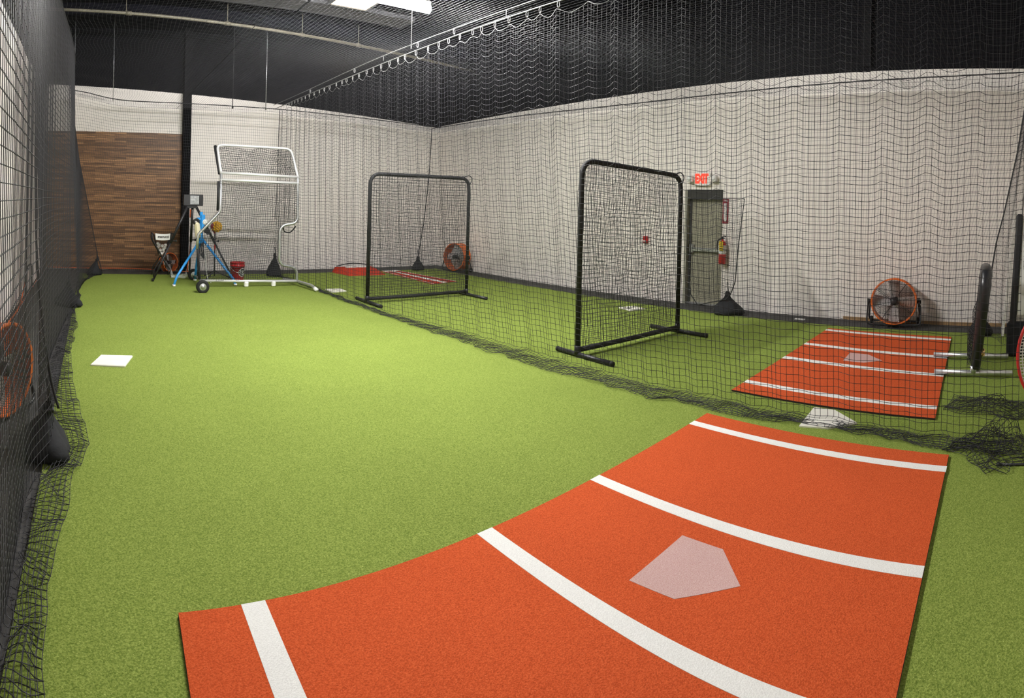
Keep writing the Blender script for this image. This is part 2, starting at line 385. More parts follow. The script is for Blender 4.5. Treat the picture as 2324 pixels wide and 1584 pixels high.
# ------------------------------------------------------------------ the setting
XL, XR, YB, YF, ZC = -1.12, 8.82, 13.0, -1.4, 5.42
b = MB(); b.box((XL - .1, YF - .1, -.12), (XR + .1, YB + .1, 0)); struct('floor', b, M['concrete'])
b = MB(); b.box((-.28, YF, 0), (8.22, 12.25, .012)); tag(struct('floor.001', b, M['turf']), 'olive green artificial turf carpet covering both batting lanes')
b = MB(); b.box((XL - .1, YF - .1, ZC), (XR + .1, YB + .1, ZC + .1)); struct('ceiling', b, M['ceiling'])
b = MB(); b.box((XL - .1, YB, 0), (XR + .1, YB + .1, ZC)); struct('wall_back', b, M['wall_b'])
b = MB(); b.box((XL - .1, YF, 0), (XL, YB, ZC)); struct('wall_left', b, M['wall'])
b = MB(); b.box((XL - .1, YF - .1, 0), (XR + .1, YF, ZC)); struct('wall_front', b, M['wall'])
DY0, DY1, DZ = 4.63, 5.40, 2.03      # doorway in the right wall
b = MB(); b.box((XR, YF, 0), (XR + .25, DY0, ZC)); b.box((XR, DY1, 0), (XR + .25, YB, ZC)); b.box((XR, DY0, DZ), (XR + .25, DY1, ZC)); struct('wall_right', b, M['wall_r'])
b = MB(); b.box((XL, YB - .02, 0.02), (1.96, YB, 3.1)); tag(struct('wood_paneling', b, M['wood']), 'brown wood plank panelling on the left of the back wall')
b = MB(); b.box((1.96, 12.78, 0), (2.13, YB, ZC)); tag(struct('column', b, M['black_wall']), 'black steel column on the back wall beside the wood panelling')
for y in (8.05, 2.15):
    b = MB(); b.box((XR - .08, y - .06, 3.98), (XR, y + .09, ZC)); struct('column', b, M['black_wall'])
b = MB(); b.box((XR - .02, -.1, 0.0), (XR, 2.45, .05)); tag(struct('baseboard_right', b, M['woodtrim']), 'strip of raw pine along the right wall foot')
# the door, set back in its opening
d = thing('door_1', 'taupe steel exit door in a recess of the right wall', 'door', (XR + .12, DY1, 0)); d['kind'] = 'structure'
b = MB(); b.box((0, -.76, .03), (.05, -.05, 1.99)); b.build('door_leaf', M['door'], d)
b = MB(); b.box((-.115, -.045, 0), (.06, -.002, 2.025)); b.build('door_frame', M['jamb'], d)
b = MB(); b.box((-.10, -.768, 1.86), (.06, -.045, 2.026), 0); b.box((-.02, -.085, .03), (.06, -.045, 1.86), 0); b.build('door_head', M['dark'], d)
b = MB(); b.box((-.10, -.765, .012), (.05, -.05, .03)); b.build('threshold', M['galv'], d)
b = MB(); b.rbox((-.075, -.70, .94), (-.03, -.13, 1.0), .008); b.rbox((-.06, -.15, .90), (-.001, -.07, 1.06), .012); b.rbox((-.06, -.745, .93), (-.001, -.69, 1.01), .01)
b.build('panic_bar', M['galv'], d)
b = MB(); b.rbox((-.09, -.35, 1.86), (-.02, -.08, 1.93), .01); b.build('door_closer', M['black'], d)

# ceiling fittings
for (x0, x1, nm) in ((.5, 3.78, 'left'), (3.84, 6.1, 'right')):
    b = MB(); b.box((x0, 10.02, 5.34), (x1, 10.62, 5.42)); tag(struct('ceiling_panel', b, M['panel']))
for y in (11.4, 6.6):
    b = MB(); b.box((XL, y - .06, 5.2), (XR, y + .06, ZC)); struct('ceiling_beam', b, M['ceiling'])
pr = thing('sprinkler_pipe', 'cream sprinkler pipe crossing under the black ceiling near the back wall', 'pipe')
pa, pb = Vector((XL, 10.4, 5.0)), Vector((XR, 11.55, 5.0))
b = MB(); b.tube([pa.lerp(pb, k / 12) for k in range(13)], .029, 10)
for t in (.17, .36, .52, .655): q = pa.lerp(pb, t); b.tube([q + (pb - pa).normalized() * -.05, q + (pb - pa).normalized() * .05], .038, 10)
b.build('pipe_run', M['pipe'], pr)
for t in (.02, .165, .36, .52, .655, .85):
    q = pa.lerp(pb, t); b = MB(); b.tube([q, (q.x, q.y, ZC)], .007, 6); b.tube([(q.x, q.y, 4.99), (q.x, q.y, 5.05)], .02, 8); b.build('hanger', M['pipe'], pr)

def tube_light(x0, x1, y, z, label, gain=1.0):
    lm = M['lamp'].copy(); lm.node_tree.nodes['Principled BSDF'].inputs['Emission Strength'].default_value = LAMP * gain
    t = thing('tube_light', label, 'ceiling light', ((x0 + x1) / 2, y, z), 0, 'white tube lights under the ceiling'); h = (x1 - x0) / 2
    b = MB(); n = 12
    pts = [(-h, 0, 0), (-h + .01, 0, 0), (h - .01, 0, 0), (h, 0, 0)]
    b.tube(pts, [.06, .075, .075, .06], n); b.build('diffuser', lm, t)
    b = MB(); b.rbox((-h, -.05, .076), (h, .05, .13), .01); b.build('housing', M['white'], t)
    for s in (-1, 1): b = MB(); b.tube([(s * h * .7, 0, .13), (s * h * .7, 0, ZC - z)], .004, 5); b.build('hanging_wire', M['cable'], t)
    return t
tube_light(2.2, 5.4, 8.4, 5.0, 'white tube light visible at the top edge over the divider net', .62)
tube_light(1.6, 4.6, 5.6, 4.4, 'white tube light over the middle of the open left lane, above the frame', 3.1)
tube_light(4.9, 6.9, 5.5, 5.1, 'white tube light over the right lane, above the frame', .45)
t = thing('ceiling_lamp_panel', 'warm yellow light panel in the black ceiling beside the tube light', 'ceiling light', (4.53, 9.5, 5.30))
b = MB(); b.box((-.36, -.36, 0), (.36, .36, .02)); b.build('diffuser', M['warm'], t)
b = MB()
for a in ((-.40, -.40, -.36, .40), (.36, -.40, .40, .40), (-.36, -.40, .36, -.36), (-.36, .36, .36, .40)): b.box((a[0], a[1], -.015), (a[2], a[3], .12))
b.build('frame', M['panel'], t)

# ------------------------------------------------------------------ nets
CY, CZ = 0.048, 0.061
def interp(x, tab): return np.interp(x, [a for a, _ in tab], [c for _, c in tab])
railX = lambda Y: 4.20 - 0.0165 * Y
RZ = 3.72
# lane divider: hangs from the cable, meets the turf, lies out to the left and folds back
CONT = [(-.15, 4.28), (.5, 4.34), (1.2, 4.40), (2.5, 4.46), (3.6, 4.47), (5, 4.47), (6, 4.42), (7.6, 4.2), (9, 4.14), (10, 4.14), (12.2, 3.95)]
EDGE = [(-.15, 4.02), (.2, 4.04), (.9, 4.2), (1.6, 4.2), (2.4, 4.17), (3.3, 4.14), (4.4, 4.10), (6, 4.09), (8.4, 4.0), (11, 3.98), (12.2, 3.86)]
def skirt_net(Y, top, cont, edge, ztop, seed, amp, sgn, foldback=0.95, zf=.016):
    """Y: stations along the net; returns node grid (nY, nS, 3) from the top edge to the loose hem on the floor"""
    nz = int((ztop.mean() - .05) / CZ); s = np.linspace(0, 1, nz + 1)
    wav = wob(Y, seed)[:, None]
    a = amp * (0.55 + 0.45 * s[None, :])
    curve = s[None, :] ** 1.7
    X = top[:, None] * (1 - curve) + cont[:, None] * curve + a * wav
    Z = ztop[:, None] * (1 - s[None, :]) + .045 * s[None, :] - .012 * wav * (1 - np.abs(2 * s[None, :] - 1))
    w_ = np.abs(cont - edge); nf = int(max(4, np.ceil(w_.max() / .052))); nb = int(nf * foldback)
    g = rnoise((len(Y), nf + nb), seed + 5, 4); g2 = rnoise((len(Y), nf + nb), seed + 6, 3); g3 = np.abs(rnoise((len(Y), nf + nb), seed + 9, 4))
    k = np.arange(1, nf + 1) / nf
    Xf = cont[:, None] + (edge - cont)[:, None] * k[None, :]; kb = np.arange(1, nb + 1) / max(nb, 1)
    Xb = edge[:, None] + (cont - edge)[:, None] * kb[None, :] * .75
    XX = np.concatenate([Xf, Xb], 1) + .018 * g + amp * .5 * wav
    ZZ = zf + .006 + .012 * g3
    Yg = np.repeat(Y[:, None], X.shape[1] + XX.shape[1], 1)
    Yg[:, X.shape[1]:] += .02 * g2
    # folds in the hanging part shift sideways a little
    Yg[:, :X.shape[1]] += .010 * np.cos(wob(Y, seed + 1)[:, None] * 2) * s[None, :]
    return np.stack([np.concatenate([X, XX], 1), Yg, np.concatenate([Z, ZZ], 1)], 2)
Y = np.arange(-.15, 12.2, CY)
clip_u = [195,212,228,245,262,280,300,320,345,368,395,425,460,492,527,570,608,637,677,718,768,812,862,917,972,1018,1090,1168,1238,1302,1376,1460,1518,1605,1697,1815,1900,2020,2110]
clipY = []
for q in clip_u:
    u_ = 560 + q / 2.905; th = (u_ - U0) / FPX; y_ = 4.1 / math.tan(th)
    for _ in range(3): y_ = railX(y_) / math.tan(th)
    clipY.append(min(y_, 12.1))
near = [3.68, 3.35, 3.0, 2.65, 2.3, 1.95, 1.6, 1.25, .9, .55, .2, -.12]
hookY = []
for y in sorted((y for y in clipY if y > 3.9), reverse=True):
    if not hookY or hookY[-1] - y > .09: hookY.append(y)
clipY = sorted(hookY + near)
cY = np.array(clipY)
def scallop(Yv):
    out = np.zeros_like(Yv)
    for i, y in enumerate(Yv):
        k = np.searchsorted(cY, y)
        if 0 < k < len(cY): t = (y - cY[k - 1]) / (cY[k] - cY[k - 1]); out[i] = min(.075, .24 * (cY[k] - cY[k - 1])) * (1 - (2 * t - 1) ** 2)
    return out
ztop = RZ - .075 - scallop(Y)
G = skirt_net(Y, railX(Y), interp(Y, CONT), interp(Y, EDGE), ztop, 11, .034, 1)
dn = thing('divider_net', 'long black net curtain hanging down the middle between the two lanes', 'net')
net_mesh('netting', [G], .0021, M['net'], dn)
b = MB(); b.tube([tuple(p + np.array([0, 0, .004])) for p in G[:, 0]], .0028, 5); b.build('edge_cord', M['cord'], dn)
b = MB(); zz = G[0]; b.tube([tuple(p) for p in G[-1][:40]], .007, 6); b.build('end_rope', M['rope'], dn)

# cables and clips
b = MB(); b.tube([(railX(y), y, RZ) for y in np.linspace(-1.3, 12.6, 30)], .0075, 8)
tag(b.build('support_cable', M['cable']), 'bright lower steel cable that the divider net hangs from', 'cable')
b = MB(); b.tube([(railX(y) - .01, y, 3.815 + .012 * math.sin(y)) for y in np.linspace(-1.3, 12.6, 40)], .0065, 8)
tag(b.build('support_cable', M['cable']), 'thin upper steel cable just above the clipped cable', 'cable')
proto = None
b = MB(); ring = [(.0, .012 * math.cos(a), -.022 + .034 * math.sin(a)) for a in np.linspace(0, 2 * PI, 17)[:-1]]; b.tube(ring, .0045, 6, closed=True)
ORD = lambda k: str(k) + ('th' if 10 < k % 100 < 14 else {1: 'st', 2: 'nd', 3: 'rd'}.get(k % 10, 'th'))
for i, y in enumerate(hookY):
    if i == 0: ob = b.build('snap_hook', M['cable']); proto = ob
    else: ob = proto.copy(); COL.objects.link(ob)
    ob.location = (railX(y), y, RZ - .012); ob.rotation_euler = (0, 0, 0.35 * math.sin(i * 2.1) + 0.5)
    tag(ob, 'small steel snap hook, ' + ORD(i + 1) + ' from the far end of the divider net cable', 'hook', 'snap hooks along the net cable')
for i, y in enumerate((10.4, 8.5, 7.55, 6.62, 5.8, 4.84)):
    ob = proto.copy(); COL.objects.link(ob); ob.location = (railX(y) - .01, y, 3.80 + .012 * math.sin(y)); ob.rotation_euler = (0, 0, .6 + i)
    tag(ob, 'small steel snap hook on the thin upper cable, ' + ORD(i + 1) + ' from its far end', 'hook', 'snap hooks on the upper cable')
hr = [((railX(6.8), 6.8, 3.82), .004, 'thin hanging wire from the tube light end down to the net cable', 'cable'),
      ((3.68, 12.2, 3.68), .010, 'steel rod hanging from the ceiling where the divider net meets the back net', 'galv'),
      ((2.93, 12.2, 3.66), .010, 'dark rod hanging over the back net between column and divider', 'black'),
      ((.36, 12.2, 3.72), .006, 'thin rod hanging over the back net above the wood panelling', 'galv'),
      ((-.46, 12.2, 3.86), .008, 'short rod at the far left top corner of the cage net', 'galv'),
      ((-.72, 8.4, 3.75), .014, 'rod hanging between left net and left wall', 'black')]
for (p, r, lb, mk) in hr:
    b = MB(); b.tube([(p[0], p[1], p[2] - .03), (p[0], p[1], ZC)], r, 8, 0); b.tube([(p[0], p[1], p[2] - .05), (p[0], p[1], p[2])], r * 1.8, 8)
    tag(b.build('hanging_rod', M[mk], None, p), lb, 'rod')

# corner curves (x or y as a function of height)
ropeBL = [(.0, .02), (.38, .10), (.73, .03), (1.44, -.12), (2.41, -.33), (3.3, -.46), (3.9, -.54)]
ropeBR = [(.0, 7.62), (.5, 7.68), (1.2, 7.8), (2.4, 7.92), (3.65, 7.97)]
ropeNR = [(.0, .22), (.7, .17), (1.3, .08), (1.7, -.02), (2.6, -.2), (3.7, -.36)]
# left net
Y = np.arange(-.6, 12.12, CY); t = np.clip((Y - 7) / 5.1, 0, 1)
ZT = 3.72 + .16 * t ** 2
nz = 60; s = np.linspace(0, 1, nz + 1); wav = wob(Y, 31)[:, None]
Zg = ZT[:, None] * (1 - s)[None] + .03 * s[None]
hang = -.36 + .05 * np.sin(Y * .9)
pull = .17 * np.exp(-((Y - 3.65) / .35) ** 2) + .10 * np.exp(-((Y - 8.6) / .4) ** 2)
Xh = hang[:, None] + pull[:, None] * (s[None] ** 4)
far = interp(Zg.ravel(), ropeBL).reshape(Zg.shape)
tt = (t[:, None] ** 2.2)
Xg = Xh * (1 - tt) + far * tt + (.0018 * wav * (.5 + .5 * s[None])) * (1 - tt)
LEDGE = [(-.6, -.17), (1.9, -.14), (2.5, -.16), (3.3, -.08), (3.75, -.01), (4.3, -.07), (4.9, -.14), (6, -.23), (7.2, -.18), (8.4, -.27), (9.4, -.17), (10, -.27), (11, -.2), (11.8, .03), (12.2, .06)]
ed = interp(Y, LEDGE); nf = 7; nb = 6
k = np.concatenate([np.arange(1, nf + 1) / nf, 1 - .85 * np.arange(1, nb + 1) / nb])
c0 = Xg[:, -1]
g = rnoise((len(Y), nf + nb), 41, 4); g2 = rnoise((len(Y), nf + nb), 42, 3); g3 = np.abs(rnoise((len(Y), nf + nb), 43, 5))
XX = c0[:, None] + (ed - c0)[:, None] * k[None] + .008 * g
ZZ = .02 + .035 * g3 * (1 - .5 * k[None])
YY = np.repeat(Y[:, None], nz + 1 + nf + nb, 1); YY[:, nz + 1:] += .02 * g2
GL = np.stack([np.concatenate([Xg, XX], 1), YY, np.concatenate([Zg, ZZ], 1)], 2)
ln = thing('side_net', 'black net along the left edge of the lane, seen almost edge-on', 'net')
net_mesh('netting', [GL], .0021, M['net'], ln)
b = MB(); b.tube([(x - .0, 12.14, z) for z, x in [(z_, float(interp(z_, ropeBL))) for z_ in np.linspace(.3, 3.86, 24)]] , .011, 6)
b.tube([(.10, 12.12, .40), (.16, 12.10, .2), (.2, 12.08, .03)], .010, 6); b.build('corner_rope', M['rope'], ln)
b = MB(); b.tube(smooth_path([(-.40, 3.75, 3.6), (-.38, 3.72, 2.2), (-.36, 3.72, 1.2), (-.27, 3.68, .55), (-.2, 3.64, .3)], 6), .009, 6); b.build('tie_rope', M['rope'], ln)
b = MB(); b.tube([tuple(p) for p in GL[:, 0]], .009, 6); b.build('top_rope', M['rope'], ln)
# back net
X = np.arange(-.5, 8.0, CY); Z0 = 3.66 + .2 * np.exp(-((X + .5) / .7) ** 2) - .07 * np.clip((X - 4) / 4, 0, 1); s = np.linspace(0, 1, 61)
Zg = Z0[:, None] * (1 - s)[None] + .02 * s[None]
u = np.linspace(0, 1, len(X)); x0 = interp(Zg.ravel(), ropeBL).reshape(Zg.shape); x1 = interp(Zg.ravel(), ropeBR).reshape(Zg.shape)
Xg = x0 * (1 - u)[:, None] + x1 * u[:, None]
right = 1 / (1 + np.exp(-(X - 4.0) * 3))
Yg = 12.16 + (.012 + .028 * right)[:, None] * wob(X, 51)[:, None] * (.4 + .6 * s[None]) + .0 * Zg
GB = np.stack([Xg, Yg, Zg], 2)
bn = thing('back_net', 'black net hung across the far end in front of the back wall', 'net')
net_mesh('netting', [GB], .0018, M['net'], bn)
b = MB(); b.tube([tuple(p) for p in GB[:, 0]], .010, 6); b.build('top_rope', M['rope'], bn)
b = MB(); b.tube([(float(interp(z_, ropeBR)), 12.14, z_) for z_ in np.linspace(.32, 3.55, 16)], .010, 6); b.build('corner_rope', M['rope'], bn)
# right net
Y = np.arange(-.36, 12.15, CY); s = np.linspace(0, 1, 60); ZT = 3.55 + .2 * np.exp(-(Y + .3) / 1.8) + .02 * np.sin(Y * .8)
Zg = ZT[:, None] * (1 - s)[None] + .02 * s[None]
nearE = interp(Zg.ravel(), ropeNR).reshape(Zg.shape)
u = ((Y + .36) / 12.5)[:, None]; Yg = Y[:, None] + (nearE + .36) * np.clip(1 - (Y[:, None] + .36) / 2.5, 0, 1)
farx = interp(Zg.ravel(), ropeBR).reshape(Zg.shape); tf = np.clip((Y[:, None] - 7) / 5.1, 0, 1) ** 2
Xg = (8.24 - .02 * s[None]) * (1 - tf) + farx * tf + .022 * wob(Y, 61)[:, None] * (.4 + .6 * s[None]) * (1 - tf)
GR = np.stack([Xg, Yg, Zg], 2)
rn = thing('side_net', 'black net hanging in front of the pale right-hand wall and the exit door', 'net')
net_mesh('netting', [GR], .0018, M['net'], rn)
b = MB(); b.tube([tuple(p) for p in GR[:, 0]], .010, 6); b.build('top_rope', M['rope'], rn)
b = MB(); b.tube([tuple(p) for p in GR[0][:56]], .010, 6); b.build('corner_rope', M['rope'], rn)
for q in (6.1, 1.9, 9.6):
    i = int((q + .36) / CY); p = GR[i, 0]; b = MB(); b.tube([tuple(p), (XR - .02, p[1] - .25, p[2] + .14)], .008, 5); b.build('tie_rope', M['rope'], rn)
# near end net: only its right-hand part shows
n_ = 42; s = np.linspace(0, 1, 60); Z1 = 3.68 * (1 - s) + .02 * s; uu = np.linspace(0, 1, n_)
y0 = interp(Z1, ropeNR); x0 = 8.2 - 0 * Z1
Xg = x0[None] - 1.9 * uu[:, None] * (1 - .25 * s[None]); Yg = y0[None] * (1 - uu[:, None]) + (-.34) * uu[:, None] + .05 * np.sin(uu[:, None] * 18) * s[None] * uu[:, None]
GN = np.stack([Xg, Yg, np.repeat(Z1[None], n_, 0)], 2)
net_mesh('end_net', [GN], .0018, M['net'], None, 'black net at the near right-hand corner behind the padded frame', 'net')
# ceiling net
X = np.arange(-.45, 8.80, CY); Y = np.arange(-1.2, 12.97, CY)
XX, YY = np.meshgrid(X, Y, indexing='ij')
ZZ = 3.66 + .2 * np.exp(-((XX + .5) / .7) ** 2) * np.clip((YY - 6) / 6, 0, 1) - .07 * np.clip((XX - 4) / 4, 0, 1) \
    + .05 * np.exp(-((XX - railX(YY)) / .5) ** 2) + .012 * np.sin(XX * 2.3) * np.sin(YY * 1.7)
XX = XX + .035 * np.sin(YY * 5.5 + XX * 1.1) * np.exp(-((XX + .4) / 1.2) ** 2)
GC = np.stack([XX, YY, ZZ], 2)
cn = thing('overhead_net', 'black net spread flat over the lanes below the dark ceiling', 'net')
net_mesh('netting', [GC], .0014, M['net'], cn, knots=True)
j = int((1.84 + .45) / CY); b = MB(); b.tube([tuple(GC[j, k] + np.array([-.006 * (len(Y) - k) * .0, 0, .0])) for k in range(len(Y))], .004, 6); b.build('seam_rope', M['rope'], cn)

# sandbags that weight the nets
def sandbag(loc, rz, sc, label, neck=(0, 0, .42)):
    t = thing('sandbag', label, 'sandbag', loc, rz, 'black sandbags tied to the nets'); g = np.random.default_rng(int(abs(loc[0] * 97 + loc[1] * 13)) + 3)
    b = MB(); prof = [(.0, .0), (.9, .01), (1.0, .10), (.93, .22), (.72, .38), (.46, .55), (.24, .72), (.13, .85), (.17, .93), (.10, 1.0)]
    n = 18; ph = g.uniform(0, 6.28, 4); vs = []; m_ = len(prof)
    for k in range(n):
        a = 2 * PI * k / n
        for (r, h) in prof:
            f = 1 + .15 * math.sin(3 * a + ph[0] + h * 3) + .07 * math.sin(7 * a + ph[1] - h * 5) + .03 * math.sin(13 * a + h * 2)
            lean = h ** 2
            vs.append((sc[0] * r * f * math.cos(a) + neck[0] * lean, sc[1] * r * f * math.sin(a) + neck[1] * lean, .002 + sc[2] * h))
    b.add(vs, [(k * m_ + i, ((k + 1) % n) * m_ + i, ((k + 1) % n) * m_ + i + 1, k * m_ + i + 1) for k in range(n) for i in range(m_ - 1)], 0, True)
    b.build('sack', M['bag'], t)
    b = MB(); zc = sc[2] * .86; c = Vector((neck[0] * .74, neck[1] * .74, zc)); rr = sc[0] * .19
    b.tube([c + Vector((rr * math.cos(a), rr * math.sin(a), .01 * math.sin(3 * a))) for a in np.linspace(0, 2 * PI, 13)[:-1]], .012, 6, closed=True)
    b.tube([c, c + Vector((.01, 0, .08)), c + Vector((0, .01, .2))], .009, 6); b.build('tie', M['rope'], t)
    return t
TZ = .012
sandbag((.02, 12.02, TZ), .3, (.15, .13, .36), 'black sandbag at the far left corner against the wood panelling', (.09, 0, 0))
sandbag((3.86, 11.86, TZ), .2, (.17, .15, .50), 'tall black sandbag at the far end of the divider net behind the wheeled screen', (.0, 0, 0))
sandbag((7.62, 12.1, TZ), .8, (.17, .16, .34), 'black sandbag at the far right corner, seen through the left black screen', (.04, 0, 0))
sandbag((8.28, 4.22, TZ), .1, (.20, .26, .36), 'lumpy black sandbag on the floor in front of the exit door')
sandbag((8.05, .28, TZ), .4, (.13, .16, .40), 'black sandbag at the near right corner behind the padded frame')
sandbag((-.30, 3.64, TZ), .4, (.19, .21, .32), 'big black sandbag at the left edge, nearest to the viewer', (.04, 0, 0))
sandbag((-.36, 8.6, TZ), .9, (.18, .22, .36), 'black sandbag halfway along the left net')

# loose net heaps on the right
def heap(name, c, size, rot, seed, h, label):
    nu, nv = int(size[0] / .034), int(size[1] / .034); U, V = np.meshgrid(np.linspace(-.5, .5, nu), np.linspace(-.5, .5, nv), indexing='ij')
    P = []
    for q in range(2):
        a = rnoise((nu, nv), seed + q, 4); b_ = rnoise((nu, nv), seed + 10 + q, 4); z = np.abs(rnoise((nu, nv), seed + 20 + q, 5))
        x = U * size[0] + .03 * a; y = V * size[1] + .03 * b_; en = np.clip(1 - (2 * U) ** 2, 0, 1) * np.clip(1 - (2 * V) ** 2, 0, 1)
        zz = .02 + h * z * (.15 + en)
        P.append(np.stack([c[0] + x * math.cos(rot) - y * math.sin(rot), c[1] + x * math.sin(rot) + y * math.cos(rot), zz], 2))
    net_mesh(name, P, .0022, M['net'], None, label, 'net')
heap('net_heap', (4.1, .02, 0), (.55, .5), .6, 71, .07, 'tangled heap of black net at the near end of the divider net')
heap('net_heap', (4.98, -.02, 0), (.4, .85), -.25, 81, .05, 'crumpled length of black net on the turf in front of the padded frame tubes')
b = MB(); b.tube([(3.85, .01, .022), (3.86, -.2, .022), (3.8, -.5, .022)], .009, 8); tag(b.build('black_rod', M['black']), 'thin black rod lying on the turf below the net heap at the right edge', 'rod')

# ------------------------------------------------------------------ mats, bases, mound
def bat_mat(name, quad, stripes, plate, label):
    b = MB(); h = .016; z0 = TZ
    b.prism(quad, z0, z0 + h, 0, 1)
    cx = sum(p[0] for p in quad) / 4; cy = sum(p[1] for p in quad) / 4
    for st in stripes: b.prism(st, z0 + h - .002, z0 + h + .0012, 2)
    b.prism(plate, z0 + h - .002, z0 + h + .0012, 3)
    return tag(b.build(name, [M['clay'], M['edge'], M['stripe'], M['plate']], None, (cx, cy, z0)), label, 'mat')
Q = [(.36, 2.21), (4.09, 2.245), (3.96, .335), (.28, .32)]
yl, yr = (lambda x: 2.21 + .0094 * (x - .36)), .335
S_ = [[(a, yl(a)), (c, yl(c)), (c2, .33), (a2, .33)] for a, c, a2, c2 in ((.613, .714, .60, .70), (1.787, 1.883, 1.76, 1.855), (2.647, 2.733, 2.60, 2.69), (3.805, 3.886, 3.69, 3.775))]
bat_mat('batting_mat', Q, S_, [(2.49, 1.49), (2.492, 1.262), (2.287, 1.069), (2.067, 1.269), (2.051, 1.492)], 'large terracotta batting mat with four white lines and a faded plate, in the foreground')
Q2 = [(4.747, 2.356), (7.908, 2.416), (7.831, .66), (4.655, .51)]
S2 = [[(5.0, 2.362), (5.1, 2.364), (4.955, .53), (4.87, .525)], [(6.04, 2.382), (6.15, 2.384), (5.97, .575), (5.87, .57)], [(6.80, 2.396), (6.905, 2.398), (6.73, .61), (6.63, .605)], [(7.73, 2.413), (7.83, 2.414), (7.69, .65), (7.59, .648)]]
bat_mat('batting_mat', Q2, S2, [(6.60, 1.742), (6.587, 1.521), (6.361, 1.305), (6.206, 1.48), (6.219, 1.721)], 'terracotta batting mat behind the divider net in the right lane')
def base(name, poly, label, h=.018):
    b = MB(); n = len(poly); cx = sum(p[0] for p in poly) / n; cy = sum(p[1] for p in poly) / n
    ins = [(cx + (x - cx) * .965, cy + (y - cy) * .965) for x, y in poly]
    b.prism(poly, TZ, TZ + h * .6, 0)
    ar = sum(ins[i][0] * ins[(i + 1) % n][1] - ins[(i + 1) % n][0] * ins[i][1] for i in range(n))
    if ar < 0: ins = ins[::-1]; poly = poly[::-1]
    vs = [(x, y, TZ + h * .6) for x, y in poly] + [(x, y, TZ + h) for x, y in ins]
    b.add(vs, [(i, (i + 1) % n, n + (i + 1) % n, n + i) for i in range(n)] + [tuple(range(n, 2 * n))], 0)
    return tag(b.build(name, M['offwhite'], None, (cx, cy, TZ)), label, 'base')
base('home_plate', [(4.64, 1.53), (4.633, 1.337), (4.415, 1.095), (4.24, 1.276), (4.2, 1.50)], 'off-white home plate lying under the hem of the divider net')
base('throw_down_base', [(.10, 5.90), (.426, 5.88), (.325, 5.515), (-.005, 5.557)], 'white square base alone on the open turf at the left')
base('throw_down_base', [(4.20, 9.86), (4.50, 9.83), (4.50, 9.55), (4.18, 9.50)], 'small white base beyond the divider net, left of the left black screen')
base('throw_down_base', [(7.565, 5.86), (7.86, 5.755), (7.78, 5.475), (7.47, 5.555)], 'white base on the turf seen through the right black screen')

mo = thing('pitching_mound', 'low red pitching ramp with a white rubber near the far end of the right lane', 'mound', (6.0, 11.95, TZ))
b = MB()
fr = [(-.62, .30), (.52, .30), (.42, -.42), (-.50, -.42)]; topp = [(-.56, .26), (.36, .26), (.30, .02), (-.42, .02)]
vs = [(*p, 0) for p in fr] + [(topp[0][0], topp[0][1], .13), (topp[1][0], topp[1][1], .13), (.30, -.04, .13), (-.44, -.04, .13)]
b.add(vs, [(4, 7, 6, 5), (0, 3, 7, 4), (3, 2, 6, 7), (2, 1, 5, 6), (1, 0, 4, 5), (0, 1, 2, 3)], 0)
b.build('ramp', M['red_carpet'], mo)
b = MB(); b.rbox((-.36, .02, .13), (.22, .13, .145), .004); b.build('pitching_rubber', M['white'], mo)
b = MB(); b.tube(smooth_path([(-.5, .3, .14), (-.2, .33, .19), (.1, .34, .185), (.45, .32, .14)], 6), .012, 6); b.build('hose', M['rope'], mo)
b = MB(); z = TZ
poly = [(6.62, 12.12), (7.06, 12.15), (7.28, 9.97), (6.55, 9.80)]
b.prism(poly, z, z + .012, 0)
L = lambda p, q, t: (p[0] + (q[0] - p[0]) * t, p[1] + (q[1] - p[1]) * t)
A_, B_, C_, D_ = poly
for t0, t1 in ((.02, .06), (.40, .60), (.94, .98)): b.prism([L(A_, B_, t0), L(A_, B_, t1), L(D_, C_, t1), L(D_, C_, t0)], z + .01, z + .0135, 1)
b.prism([L(A_, B_, .02), L(A_, B_, .98), L(L(A_, D_, .07), L(B_, C_, .07), .98), L(L(A_, D_, .07), L(B_, C_, .07), .02)], z + .01, z + .0137, 1)
tag(b.build('pitching_strip', [M['red_carpet'], M['stripe']], None, (6.9, 11, z)), 'long narrow red pitching strip with white lines beside the mound', 'mat')

